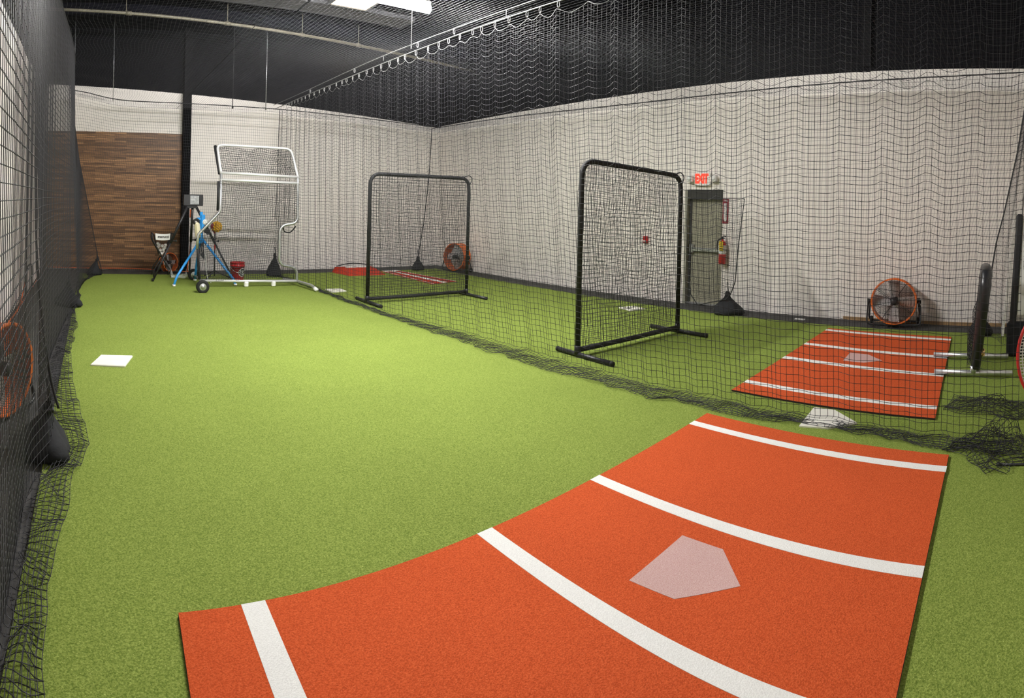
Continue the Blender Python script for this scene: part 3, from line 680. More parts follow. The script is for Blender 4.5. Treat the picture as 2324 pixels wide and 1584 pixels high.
# ------------------------------------------------------------------ black square screens
def panel_net(x0, x1, z0, z1, y, seed, cell=.046, bag=.10, layers=2, skew=0.0):
    out = []
    for q in range(layers):
        n = int((x1 - x0) / cell); m_ = int((z1 - z0) / cell); U, V = np.meshgrid(np.linspace(0, 1, n + 1), np.linspace(0, 1, m_ + 1), indexing='ij')
        en = np.sin(PI * U) * np.sin(PI * V); g = rnoise((n + 1, m_ + 1), seed + q, 5); g2 = rnoise((n + 1, m_ + 1), seed + 7 + q, 4)
        out.append(np.stack([x0 + (x1 - x0) * U + .012 * g * en, y + (.02 + .055 * q) * (1 if q else -.5) + en * bag * (1 if q else .4) + .01 * g2, z0 + (z1 - z0 + skew * np.where(skew > 0, 1 - U, -U)) * V - .05 * en * q + .012 * g2 * en], 2))
    return out
def square_screen(p0, p1, h, h1, feetL, feetR, label, lean=0.0):
    a = math.atan2(p1[1] - p0[1], p1[0] - p0[0]); Lx = math.hypot(p1[0] - p0[0], p1[1] - p0[1])
    t = thing('square_screen', label, 'protective screen', (p0[0], p0[1], TZ), a, 'black square net screens in the right lane')
    r = .03; zb = .075
    b = MB(); b.tube(fillet([(0, 0, zb), (0, 0, h - r), (Lx, 0, h1 - r), (Lx, 0, zb)], [0, .2, .2, 0], 8), r, 12); b.build('frame', M['foam'], t)
    b = MB(); b.tube([(0, 0, zb), (Lx, 0, zb)], r, 12); b.build('bottom_bar', M['foam'], t)
    net_mesh('net_panel', panel_net(.03, Lx - .03, zb + .03, min(h, h1) - .06, 0, int(p0[1] * 10), .047, .09, 2, h - h1), .0024, M['net'], t, knots=False)
    for x, (f0, f1) in ((0, feetL), (Lx, feetR)):
        b = MB(); b.tube([(x, f0, .028), (x, f1, .028)], .027, 12); b.tube([(x, 0, .03), (x, 0, zb + .05)], .036, 12)
        ft = b.build('foot_bar', M['black'], t)
        for f in (f0, f1): c = MB(); c.tube([(x, f - .02, .028), (x, f + .012, .028)], .0285, 12); c.build('end_cap', M['rubber'], ft)
    b = MB(); b.tube(smooth_path([(Lx - .12, .03, h1 - .02), (Lx + .01, .02, h1 + .02), (Lx + .06, .0, h1 - .04), (Lx + .02, 0, h1 - .14)], 5), .008, 5)
    b.tube([(Lx - .16, 0, h1 - r), (Lx - .12, 0, h1 - r)], .034, 10); b.build('cord_tie', M['rope'], t)
    return t
square_screen((4.757, 4.245), (6.60, 4.11), 2.20, 2.13, (-.52, .32), (-.46, .44), 'black square net screen nearer to the viewer, left of the exit door')
square_screen((4.305, 8.342), (6.32, 8.357), 2.14, 2.15, (-.46, .37), (-.56, .2), 'black square net screen farther back, in front of the red mound')

# ------------------------------------------------------------------ silver wheeled pitching screen
ls = thing('pitching_screen', 'tall silver pitching screen with wheels, cut-outs and a netted hood', 'protective screen', (1.95, 10.45, TZ))
ox, oz = -1.95, -TZ
def lp(x, z, y=0.0): return (x + ox, y, z + oz)
hood = lambda x, z, t: (x + ox, .44 * t, z + oz)
r = .026
b = MB(); b.tube(fillet([lp(3.86, .10), lp(3.85, .36), lp(3.49, .42), lp(3.49, 1.17), lp(3.85, 1.22), lp(3.83, 1.95), lp(3.83, 2.11)], [0, .14, .15, .15, .14, 0, 0], 7), r, 12); b.build('side_frame', M['galv'], ls)
b = MB(); b.tube(fillet([lp(2.32, 2.13), lp(2.32, 1.42), lp(1.91, .98), lp(1.90, .72)], [0, .06, .05, 0], 5), r, 12); b.build('side_frame', M['galv'], ls)
b = MB(); b.tube([lp(2.02, .135), lp(3.86, .10)], r, 12); b.build('bottom_bar', M['white_tube'], ls)
b = MB(); b.tube([lp(2.30, 2.135), lp(3.85, 2.105)], r, 12); b.build('cross_bar', M['white_tube'], ls)
b = MB(); b.tube([lp(2.30, 2.005), lp(3.85, 1.985)], r, 12); b.build('cross_bar', M['white_tube'], ls)
b = MB(); b.tube(fillet([hood(2.32, 2.13, 0), hood(2.32, 2.69, 1), hood(3.83, 2.68, 1), hood(3.83, 2.10, 0)], [0, .14, .14, 0], 7), r, 12); b.build('hood_frame', M['white_tube'], ls)
for pts, q in (([lp(2.30, 2.12, .03), hood(2.29, 2.66, 1)], .034), ([lp(2.285, 1.98, .03), lp(2.285, 1.43, .03)], .028), ([lp(1.90, .92, .01), lp(1.93, .5, .01), lp(1.96, .16, .01)], .026)):
    b = MB(); b.tube(pts, q, 10); b.build('padding', M['foam'], ls)
# netting cut to the outline
def poly_net(outline, cell, yfun, seed):
    """a regular mesh with the part outside the outline left away: (nodes, mask)"""
    xs = [p[0] for p in outline]; zs = [p[1] for p in outline]; n = int((max(xs) - min(xs)) / cell); m_ = int((max(zs) - min(zs)) / cell)
    X, Z = np.meshgrid(np.linspace(min(xs), max(xs), n + 1), np.linspace(min(zs), max(zs), m_ + 1), indexing='ij')
    ins = np.zeros(X.shape, bool)
    for i in range(len(outline)):
        (x1, z1), (x2, z2) = outline[i], outline[(i + 1) % len(outline)]
        if z1 == z2: continue
        c = ((z1 <= Z) != (z2 <= Z)) & (X < x1 + (Z - z1) / (z2 - z1) * (x2 - x1)); ins ^= c
    k = ins.copy()                                    # let the twine reach the tube
    k[1:] |= ins[:-1]; k[:-1] |= ins[1:]
    g = rnoise(X.shape, seed, 6); g2 = rnoise(X.shape, seed + 1, 4); g3 = rnoise(X.shape, seed + 2, 6)
    return np.stack([X + .014 * g + ox, yfun(X, Z) + .012 * g2, Z + .016 * g3 + oz], 2), k
outl = [(2.0, .12), (3.84, .10), (3.84, .37), (3.5, .45), (3.5, 1.17), (3.84, 1.24), (3.82, 1.99), (2.33, 2.01), (2.33, 1.43), (1.92, .97), (1.92, .7), (1.96, .3)]
bulge = lambda x, z: .10 * np.sin(np.clip((x - 1.9) / 1.9, 0, 1) * PI) * np.sin(np.clip(z / 2, 0, 1) * PI)
pn = [poly_net(outl, .042, lambda x, z: -.02 + bulge(x, z) * .3, 91), poly_net(outl, .042, lambda x, z: .05 + bulge(x, z), 95)]
net_mesh('net_panel', [p for p, _ in pn], .0026, M['net'], ls, knots=False, masks=[k for _, k in pn])
ho = [(2.33, 2.12), (3.82, 2.10), (3.82, 2.66), (2.33, 2.68)]
hg = [poly_net(ho, .040, lambda x, z: .44 * np.clip((z - 2.1) / .58, 0, 1) + d_, 97 + int(d_ * 50)) for d_ in (.0, .07)]
net_mesh('hood_net', [p for p, _ in hg], .003, M['net'], ls, knots=False, masks=[k for _, k in hg])
b = MB(); b.tube(smooth_path([lp(3.56, 1.14, .02), lp(3.62, 1.05, .1), lp(3.74, 1.04, .1), lp(3.82, 1.16, .02)], 5), .012, 6); b.build('loose_cord', M['rope'], ls)
b = MB(); b.tube(fillet([lp(3.95, .05, -.78), lp(3.93, .10, -.62), lp(3.87, .10, .0), lp(3.80, .05, .62)], [0, .05, 0, 0], 4), .028, 12); fo = b.build('foot_bar', M['galv'], ls)
b = MB(); b.tube([lp(3.955, .045, -.80), lp(3.945, .065, -.70)], .036, 10); b.build('foot_cap', M['white'], fo)
b = MB(); b.tube([lp(2.0, .115, -.62), lp(2.03, .115, .98)], .018, 10); b.tube([lp(1.96, .13, -.02), lp(2.06, .14, -.02)], .03, 10); b.build('axle', M['galv'], ls)
for (x, y, zc) in ((1.905, -.60, .117), (2.02, .98, .117)):
    R = Matrix.Translation(lp(x, zc, y)) @ Matrix.Rotation(PI / 2, 4, 'X')
    b = MB(); b.lathe([(.062, .035), (.075, .045), (.105, .040), (.116, .022), (.116, -.022), (.105, -.04), (.075, -.045), (.062, -.035)], 28, 0, R); wh = b.build('wheel', M['rubber'], ls)
    b = MB(); b.lathe([(.0, .05), (.022, .05), (.03, .04), (.04, .026), (.060, .034), (.064, .03), (.064, -.03), (.060, -.034), (.03, -.04), (.0, -.05)], 24, 0, R); b.build('hub', M['galv'], wh)
for (x, z) in ((3.385, .055), (2.85, .05)):
    b = MB(); b.rbox((x - .04 + ox, -.04, .0), (x + .04 + ox, .04, .10), .015); b.build('glide', M['white'], ls)

# ------------------------------------------------------------------ blue pitching machine
pm = thing('pitching_machine', 'blue tripod pitching machine standing behind the wheeled screen', 'pitching machine', (2.05, 10.9, TZ))
def leg(pts, rr=.024):
    b = MB(); b.tube(fillet(pts, .06, 5), rr, 10); l = b.build('leg', M['blue'], pm); p = Vector(pts[-1])
    b = MB(); b.tube([p + Vector((0, 0, .02)), p + Vector((0, 0, -.015))], .032, 10); b.build('foot_cap', M['white'], l)
leg([(0, 0, .86), (-.50, -.28, .16), (-.545, -.31, .015)]); leg([(.03, 0, .86), (.60, -.24, .12), (.64, -.26, .015)]); leg([(0, .03, .84), (-.02, .32, .3), (-.02, .42, .015)])
b = MB(); b.tube([(0, 0, .78), (0, 0, .90), (0.0, 0, 1.1), (.0, 0, 1.38)], [.05, .05, .03, .03], 12); b.rbox((-.01, -.05, 1.05), (.07, .05, 1.33), .012); b.rbox((-.09, -.03, 1.22), (.03, .03, 1.27), .01); b.build('post', M['blue'], pm)
def wheel(c, m1, m2, nm):
    R = Matrix.Translation(c) @ Matrix.Rotation(PI / 2, 4, 'X') @ Matrix.Rotation(.5, 4, 'Y')
    b = MB(); b.lathe([(.02, .035), (.05, .045), (.072, .03), (.075, -.03), (.05, -.045), (.02, -.035)], 24, 0, R); w_ = b.build(nm, m1, pm)
    b = MB(); b.lathe([(0, .048), (.03, .046), (.03, -.046), (0, -.048)], 16, 0, R); b.build('motor_hub', m2, w_)
b = MB(); b.lathe([(.03, -.03), (.062, -.035), (.068, 0), (.062, .035), (.03, .03)], 20, 0, Matrix.Translation((-.10, -.03, 1.19)) @ Matrix.Rotation(PI / 2 - .3, 4, 'X')); b.build('ball_wheel', M['rubber'], pm)
b = MB(); b.rbox((-.05, -.06, -.15), (.05, .06, .15), .03, 0, Matrix.Translation((-.075, -.04, 1.03)) @ Matrix.Rotation(-.12, 4, 'Y')); b.build('motor_cover', M['cream'], pm)
b = MB(); R = Matrix.Translation((.07, -.056, 1.19)) @ Matrix.Rotation(PI / 2, 4, 'X'); b.lathe([(0, .006), (.048, .006), (.052, 0), (.052, -.01)], 24, 0, R); di = b.build('speed_dial', M['white'], pm)
b = MB(); 
for k in range(10): a = k * .55 - 1.0; b.box((-.003, .032, .006), (.003, .044, .0075), 0, R @ Matrix.Rotation(a, 4, 'Z'))
b.box((-.003, -.005, .006), (.003, .03, .008), 0, R @ Matrix.Rotation(.6, 4, 'Z')); b.build('dial_marks', M['print'], di)
b = MB(); b.rbox((.06, -.07, .98), (.17, .03, 1.05), .012); b.rbox((.10, -.08, .95), (.16, -.02, .99), .008); b.build('control_box', M['black'], pm)
b = MB(); b.tube(smooth_path([(.1, -.05, .95), (.12, -.06, .8), (.08, -.05, .66), (.1, -.04, .4), (.14, -.05, .12), (.2, -.1, .03)], 6), .006, 6); b.build('power_cable', M['white'], pm)
b = MB()
for k in range(5): b.tube(smooth_path([(.02, -.05, .80), (-.03 + .02 * k, -.07, .66), (.0 + .015 * k, -.07, .55 - .02 * k), (.05, -.06, .68), (.04, -.05, .8)], 5), .006, 5)
b.build('cable_loops', M['rope'], pm)

# ------------------------------------------------------------------ display board on a black tripod
db = thing('display_tripod', 'tall black tripod with a small display board behind the blue machine', 'tripod', (1.95, 11.3, TZ))
b = MB(); b.rbox((-.19, -.035, 1.49), (.20, .035, 1.715), .008); bo = b.build('display_board', M['black'], db)
b = MB(); b.box((-.06, -.04, 1.52), (.115, -.035, 1.69)); b.build('display_window', M['screen'], bo)
for rows in (((-.02, 1.63, .06), (.04, 1.635, .05)), ((-.04, 1.585, .03), (.0, 1.58, .05), (.06, 1.57, .03), (-.03, 1.55, .08), (.05, 1.545, .05))):
    b = MB()
    for (x, z, w_) in rows: b.box((x - w_ / 2, -.042, z - .0022), (x + w_ / 2, -.0395, z + .0022))
    b.build('display_print', M['print'], bo)
for i, (p, q) in enumerate((((-.10, 0, 1.49), (-.78, -.12, .01)), ((.06, 0, 1.49), (.86, -.06, .01)), ((0, .03, 1.49), (.05, .55, .01)))):
    b = MB(); m_ = Vector(p).lerp(Vector(q), .5); b.tube([p, tuple(m_)], .026, 10); b.tube([tuple(m_), q], .019, 10); lg = b.build('leg', M['black'], db)
    b = MB(); c = Vector(p).lerp(Vector(q), .47); b.tube([c, c + Vector((.07, -.02, 0))], .011, 8); b.sphere(c + Vector((.085, -.02, 0)), .024, 8, 6); b.build('clamp_knob', M['rubber'], lg)
    b = MB(); b.tube([Vector(q) + Vector((0, 0, .05)), Vector(q)], .026, 10); b.build('rubber_foot', M['rubber'], lg)
b = MB(); b.rbox((-.12, -.03, 1.44), (.09, .06, 1.49), .01); b.build('mount', M['black'], db)

# ------------------------------------------------------------------ yellow ball cluster stand
ys = thing('ball_stand', 'thin black stand with a knobby yellow ball cluster behind the wheeled screen', 'stand', (2.5, 11.7, TZ))
b = MB(); b.tube([(0, 0, .04), (0, 0, .92)], .014, 8); b.tube([(0, 0, .78), (0, 0, .84)], .022, 8); b.build('pole', M['black'], ys)
b = MB(); b.tube([(0, 0, .58), (0, 0, .78)], .016, 8); b.build('upper_tube', M['redm'], ys)
for a in (-.2, 2.0, 4.0): b = MB(); b.tube(fillet([(0, 0, .16), (.10 * math.cos(a), .10 * math.sin(a), .10), (.34 * math.cos(a), .34 * math.sin(a), .012)], .05, 4), .012, 8); b.build('leg', M['black'], ys)
b = MB(); c = Vector((.03, 0, 1.06)); b.sphere(c, .085, 12, 8)
for i in range(70):
    z = 1 - 2 * (i + .5) / 70; a = i * 2.39996; rr = math.sqrt(1 - z * z); dv = Vector((rr * math.cos(a), rr * math.sin(a), z)); b.sphere(c + dv * .098, .022, 8, 5)
b.build('yellow_cluster', M['yellow'], ys)
b = MB(); b.sphere((-.065, -.02, 1.07), .05, 10, 8, 0, (.8, 1, 1.2)); b.tube([(-.06, 0, 1.0), (0, 0, .92)], .018, 8); b.build('red_end', M['maroon'], ys)

# ------------------------------------------------------------------ red bucket
bu = thing('bucket', 'red plastic bucket with a round white emblem beside the wheeled screen', 'bucket', (2.92, 11.42, TZ))
b = MB(); b.lathe([(.0, .0), (.125, .0), (.13, .01), (.15, .28), (.156, .28), (.156, .30), (.150, .30), (.152, .345), (.158, .345), (.158, .36), (.146, .36), (.124, .02), (0, .02)], 32); b.build('shell', M['redp'], bu)
b = MB(); b.tube([(.158 * math.cos(a), .158 * math.sin(a), .30 - .14 * math.sin(a - PI)) for a in np.linspace(PI, 2 * PI, 13)], .004, 6); b.build('handle', M['galv'], bu)
def on_bucket(ang, dz, w_, h_, off):
    vs = []
    for (du, dv) in ((-w_, -h_), (w_, -h_), (w_, h_), (-w_, h_)):
        z = .16 + dz + dv; rr = .1375 + (z - .08) * .0715 + off; a = ang + du / .145; vs.append((rr * math.cos(a), rr * math.sin(a), z))
    return vs
eb = MB(); EA = -1.05
def ring_patch(b, r0, r1, off, mi=0, n=28):
    vs = []
    for k in range(n):
        a = 2 * PI * k / n
        for q in (r0, r1):
            z = .16 + q * math.sin(a); rr = .1375 + (z - .08) * .0715 + off; an = EA + q * math.cos(a) / .145; vs.append((rr * math.cos(an), rr * math.sin(an), z))
    b.add(vs, [(2 * k, 2 * k + 1, 2 * ((k + 1) % n) + 1, 2 * ((k + 1) % n)) for k in range(n)], mi)
ring_patch(eb, .001, .088, .004, 1); ring_patch(eb, .078, .088, .006, 0)
for (dx, dz, w_, h_) in ((-.02, .035, .035, .008), (-.035, .018, .006, .02), (.0, .012, .006, .026), (.03, .02, .006, .018), (-.01, -.018, .04, .007), (-.03, -.038, .006, .018), (.012, -.04, .018, .006), (.012, -.052, .018, .006), (.03, -.03, .006, .02)):
    vs = on_bucket(EA + dx / .145, dz, w_, h_, .0065); eb.add(vs, [(0, 1, 2, 3)], 0)
eb.build('emblem', [M['white'], M['print']], bu)

# ------------------------------------------------------------------ ball caddy with lettered strap
ca = thing('ball_caddy', 'black folding ball caddy with a white lettered strap by the wood panelling', 'caddy', (1.42, 11.93, TZ))
for s in (-1, 1):
    for yy in (-.14, .14):
        b = MB(); b.tube(fillet([(-.21 * s, yy, .90), (-.215 * s, yy, .78), (0, yy * 1.05, .42), (.17 * s, yy * 1.3, .16), (.175 * s, yy * 1.35, .01)], .06, 5), .013, 8); b.build('leg', M['black'], ca)
    b = MB(); b.tube([(-.21 * s, -.15, .90), (-.21 * s, .15, .90)], .015, 8); b.build('top_rail', M['black'], ca)
b = MB(); n = 8
vs = []
for i in range(n + 1):
    x = -.155 + .31 * i / n; sag = .012 * math.sin(PI * i / n)
    for z in (.905, .775): vs.append((x * (1 if z > .8 else .93), -.165 - sag, z - sag))
b.add(vs, [(2 * i, 2 * i + 1, 2 * i + 3, 2 * i + 2) for i in range(n)]); b.add([(v[0], v[1] + .006, v[2]) for v in vs], [(2 * i + 2, 2 * i + 3, 2 * i + 1, 2 * i) for i in range(n)])
st = b.build('strap', M['white'], ca)
text_part('lettering', 'marucci', .072, M['print'], st, Matrix.Translation((.01, -.184, .838)) @ Matrix.Rotation(PI / 2, 4, 'X'), .001, 1.0, .002)
U, V = np.meshgrid(np.linspace(-1, 1, 13), np.linspace(0, 1, 12), indexing='ij'); wdt = .175 * (1 - .62 * V)
gs = [np.stack([U * wdt, yy * (1 - .5 * V), .88 - .42 * V], 2) for yy in (-.135, .135)]
gs += [np.stack([sx * (.175 - .11 * V), U * .135 * (1 - .5 * V), .88 - .42 * V], 2) for sx in (-1, 1)]
net_mesh('ball_sling', gs, .0018, M['net'], ca, knots=False)
bp = [(-.07, -.04, .62), (-.05, .03, .66), (-.03, -.05, .55), (.0, .0, .50), (.03, -.05, .56), (.06, -.04, .60), (.03, .03, .63), (-.015, -.06, .475), (.075, -.04, .655), (.01, -.05, .635), (-.085, -.05, .685), (.045, -.06, .50)]
ball0 = None
for i, p in enumerate(bp):
    if i == 0:
        b = MB(); b.sphere((0, 0, 0), .037, 16, 10, 0)
        for s in (-1, 1): b.tube([Vector((.0375 * math.cos(a) * math.cos(.45 * math.sin(2 * a)), .0375 * math.sin(a) * math.cos(.45 * math.sin(2 * a)), .0375 * s * math.sin(.45 * math.sin(2 * a)))) for a in np.linspace(0, 2 * PI, 33)[:-1]], .0016, 4, 1, closed=True)
        ball0 = o = b.build('baseball', [M['ball'], M['seam']])
    else: o = ball0.copy(); COL.objects.link(o)
    o.location = (1.42 + p[0], 11.93 + p[1], TZ + p[2]); o.rotation_euler = (i, i * 2.3, i * .7); tag(o, 'white baseball in the sling of the black ball caddy', 'baseball', 'baseballs in the caddy')
# crumpled clear wrap on the turf
b = MB(); n, m_ = 16, 10; g = rnoise((n, m_), 5, 2); g2 = rnoise((n, m_), 6, 2); g3 = rnoise((n, m_), 8, 2); vs = [(.34 * (i / (n - 1) - .5) + .015 * g[i, j], .26 * (j / (m_ - 1) - .5) + .015 * g2[i, j], .012 + abs(.055 * g3[i, j])) for i in range(n) for j in range(m_)]
b.add(vs, [(i * m_ + j, (i + 1) * m_ + j, (i + 1) * m_ + j + 1, i * m_ + j + 1) for i in range(n - 1) for j in range(m_ - 1)])
o = tag(b.build('plastic_wrap', M['clear']), 'crumpled clear plastic wrap on the turf behind the blue machine leg', 'plastic wrap'); o.location = (1.77, 11.58, TZ)

# ------------------------------------------------------------------ orange drum fans
def fan_parts():
    F_ = {}
    b = MB(); R_ = .33
    b.lathe([(R_ - .012, .125), (R_ + .004, .132), (R_ + .012, .122), (R_, .108), (R_, -.108), (R_ + .012, -.122), (R_ + .004, -.132), (R_ - .012, -.125), (R_ - .006, -.10), (R_ - .006, .10), (R_ - .012, .125)], 48); F_['drum'] = b
    for nm, z in (('front_grille', .122), ('rear_grille', -.122)):
        b = MB()
        for q in range(1, 18): rr = .05 + q * .0161; b.tube([(rr * math.cos(a), rr * math.sin(a), z + .012 * (1 - (rr / R_) ** 2)) for a in np.linspace(0, 2 * PI, 37)[:-1]], .0019, 4, closed=True)
        for q in range(8): a = q * PI / 4 + .2; b.tube([(.05 * math.cos(a), .05 * math.sin(a), z + .012), (.325 * math.cos(a), .325 * math.sin(a), z)], .0028, 5)
        F_[nm] = b
    bl = []
    for q in range(4):
        b = MB(); a0 = q * PI / 2; M0 = Matrix.Rotation(a0, 4, 'Z'); n = 6; vs = []
        for i in range(n + 1):
            t = i / n; rr = .055 + t * .245; hw = .068 + .02 * t
            for j in range(5): s = -1 + j * .5; tw = .55 - .2 * t; vs.append(M0 @ Vector((rr, hw * s * math.cos(tw), hw * s * math.sin(tw) + .012 * (1 - s * s))))
        b.add(vs, [(i * 5 + j, (i + 1) * 5 + j, (i + 1) * 5 + j + 1, i * 5 + j + 1) for i in range(n) for j in range(4)], 0, True); bl.append(b)
    F_['blades'] = bl
    b = MB(); b.lathe([(0, .135), (.045, .135), (.052, .12), (.052, .02), (.075, -.01), (.075, -.10), (.04, -.13), (0, -.13)], 24); F_['hub'] = b
    return F_
FP = fan_parts()
def drum_fan(loc, face, label, sc=1.0, tilt=0.0, stand_rz=None):
    """face: heading the grille looks along, in the floor plane"""
    t = thing('drum_fan', label, 'fan', loc, math.atan2(face[1], face[0]), 'orange drum fans'); zc = .365 * sc
    R = Matrix.Translation((0, 0, zc)) @ Matrix.Rotation(PI / 2 - tilt, 4, 'Y') @ Matrix.Rotation(PI / 2, 4, 'Z') @ Matrix.Scale(sc, 4)
    def put(mb, nm, m, parent=t):
        q = MB(); q.v = [tuple(R @ Vector(p)) for p in mb.v]; q.f = mb.f; q.m = mb.m; q.s = mb.s; return q.build(nm, m, parent)
    dr = put(FP['drum'], 'drum', M['orange']); put(FP['front_grille'], 'front_grille', M['grille']); put(FP['rear_grille'], 'rear_grille', M['grille'])
    hb = put(FP['hub'], 'motor_hub', M['black'])
    for q in FP['blades']: put(q, 'blade', M['alu'], hb)
    w_ = .37 * sc
    b = MB(); b.tube(fillet([(.10, w_, zc), (.03, w_ + .02, .30 * sc), (.12, w_ + .03, .03), (.12, -w_ - .03, .03), (.03, -w_ - .02, .30 * sc), (.10, -w_, zc)][0:6], [0, .05, .08, .08, .05, 0], 5), .014, 8)
    b.tube(fillet([(0, w_ - .01, zc), (-.13, w_ + .02, .05), (-.13, -w_ - .02, .05), (0, -w_ + .01, zc)], [0, .08, .08, 0], 5), .014, 8); b.build('stand', M['black'], t)
    for s in (-1, 1):
        b = MB(); b.tube([(0, s * (w_ - .05), zc), (0, s * (w_ + .03), zc)], [.024, .03], 10); b.build('pivot_knob', M['rubber'], t)
    for yy in ((w_ - .02), -(w_ - .02)):
        b = MB(); b.lathe([(0, .02), (.05, .02), (.056, .012), (.056, -.012), (.05, -.02), (0, -.02)], 20, 0, Matrix.Translation((-.13, yy, .06)) @ Matrix.Rotation(PI / 2, 4, 'X')); b.build('wheel', M['rubber'], t)
    b = MB(); p = R @ Vector((.335, .04, .05)); n_ = (R.to_3x3() @ Vector((.335, .04, 0))).normalized(); q = R @ Vector((.335, .04, -.05)); b.tube(fillet([p, p + n_ * .045, q + n_ * .045, q], .02, 3), .012, 6); b.build('handle', M['black'], dr)
    return t
drum_fan((8.50, 1.58, .012), (-1, -.12), 'orange drum fan against the right wall behind the right-lane batting mat', 1.0, .08)
drum_fan((8.42, 11.55, .0), (-1, -.22), 'orange drum fan at the far right, seen beside the post of the farther black screen', 1.0, .05)
drum_fan((1.66, 12.62, .0), (.62, -1), 'orange drum fan behind the ball caddy by the wood panelling', .62, .15)
drum_fan((-.71, 4.22, .0), (.906, -.42), 'orange drum fan cut off by the left picture edge, behind the left net', 1.0, .05)

# ------------------------------------------------------------------ right-hand wall fittings
ex = thing('exit_sign', 'white exit sign with red glowing letters and two lamp heads above the door', 'exit sign', (XR, 5.03, 2.20))
b = MB(); b.rbox((-.06, -.17, -.11), (-.002, .15, .13), .012); b.build('sign_housing', M['housing'], ex)
text_part('sign_letters', 'EXIT', .215, M['exit'], ex, Matrix.Translation((-.062, .005, .012)) @ Matrix.Rotation(-PI / 2, 4, 'Z') @ Matrix.Rotation(PI / 2, 4, 'X') @ Matrix.Scale(.62, 4, (1, 0, 0)), .002, .94, .013)
for y in (-.245, .235):
    b = MB(); b.rbox((-.10, y - .06, -.045), (-.03, y + .06, .075), .015); b.tube([(-.04, y, .0), (-.03, y * .55, .0)], .018, 8); lh = b.build('lamp_head', M['housing'], ex)
    b = MB(); b.tube([(-.104, y, .015), (-.10, y, .015)], .038, 14); b.build('lens', M['white'], lh)
fe = thing('fire_extinguisher', 'red fire extinguisher with a yellow tag on the wall beside the door', 'fire extinguisher', (XR - .09, 4.575, .76))
b = MB(); b.lathe([(0, 0), (.05, 0), (.062, .012), (.063, .17)], 20); b.build('cylinder_base', M['redm'], fe)
b = MB(); b.lathe([(.063, .17), (.0635, .18), (.063, .32)], 20); b.build('label_band', M['white'], fe)
b = MB(); b.lathe([(.063, .32), (.06, .35), (.045, .385), (.02, .40), (.02, .42), (0, .42)], 20); b.build('cylinder_top', M['redm'], fe)
b = MB(); b.tube([(0, 0, .41), (0, 0, .45)], .018, 8); b.tube([(-.05, 0, .455), (.0, -.01, .462), (.03, -.05, .47)], .010, 6); b.tube([(-.02, -.05, .435), (.01, .03, .44)], .008, 6); b.build('handle', M['black'], fe)
b = MB(); b.tube(smooth_path([(-.01, .01, .43), (-.03, .06, .41), (-.04, .082, .33), (-.04, .075, .24)], 5), .011, 8); b.build('hose', M['rubber'], fe)
b = MB(); b.rbox((-.085, -.055, .235), (-.078, .02, .39), .003); tg = b.build('inspection_tag', M['tagy'], fe)
b = MB()
for k in range(4): b.box((-.0862, -.045, .27 + .027 * k), (-.085, .01, .277 + .027 * k))
b.build('tag_print', M['print'], tg)
sg = thing('extinguisher_sign', 'narrow maroon and white vertical arrow sign above the fire extinguisher', 'sign', (XR, 4.575, 1.45))
b = MB(); b.box((-.012, -.055, 0), (-.001, .055, .43)); b.build('sign_plate', M['maroon'], sg)
b = MB(); b.prism([(-.032, .075), (.032, .075), (0, .02)], -.0005, .001, 0, None, Matrix.Translation((-.013, 0, 0)) @ Matrix.Rotation(-PI / 2, 4, 'Z') @ Matrix.Rotation(PI / 2, 4, 'X')); b.box((-.0145, -.032, .075), (-.012, .032, .345)); b.build('arrow_field', M['white'], sg)
RT = Matrix.Rotation(-PI / 2, 4, 'Z') @ Matrix.Rotation(PI / 2, 4, 'X')
text_part('word', 'FIRE', .046, M['white'], sg, Matrix.Translation((-.0135, 0, .39)) @ RT, .001, .95)
text_part('stacked_word', '\n'.join('EXTINGUISHER'), .0275, M['maroon'], sg, Matrix.Translation((-.0155, 0, .212)) @ RT, .001)
pl = thing('pull_station', 'small red fire alarm pull box on the right wall, seen through the nearer black screen', 'fire alarm', (XR, 6.22, 1.09))
b = MB(); b.rbox((-.05, -.055, -.06), (-.001, .055, .07), .01); b.build('box', M['redm'], pl)
b = MB(); b.rbox((-.065, -.035, -.03), (-.05, .035, -.01), .005); b.build('pull_handle', M['white'], pl)
# roped net flap hanging beside the door
fl_ = thing('net_flap', 'rope-edged net flap hanging in front of the exit door and extinguisher', 'net', (0, 0, 0))
ol = [(4.87, 1.86), (3.92, 1.86), (4.0, 1.2), (4.05, .55), (4.12, .36), (4.2, .26), (4.72, .12), (4.86, .28), (4.9, .6), (4.88, 1.2)]
b = MB(); b.tube([(8.19, y, z) for y, z in fillet([(p[0], p[1], 0) for p in ol[:2]], 0) and [(p[0], p[1]) for p in ol]], .009, 6, closed=True); b.build('edge_rope', M['rope'], fl_)
n, m_ = 26, 46; gy = []
for j in range(m_ + 1):
    t = j / m_; z = 1.85 - 1.6 * t; a = np.interp(z, [.1, .36, .55, 1.2, 1.86], [4.3, 4.12, 4.05, 4.0, 3.92]); c = np.interp(z, [.12, .6, 1.2, 1.86], [4.7, 4.9, 4.88, 4.87])
    gy.append([(8.185 + .012 * math.sin(i * 1.3), a + (c - a) * i / n, z + .01 * math.sin(i * .9 + j * .3)) for i in range(n + 1)])
net_mesh('netting', [np.array(gy)], .0017, M['net'], fl_, knots=False)
b = MB(); b.box((8.45, 2.98, .003), (8.52, 3.14, .014), 0, None); tag(b.build('paper_scrap', M['white']), 'white paper scrap on the dark strip along the right wall', 'paper')

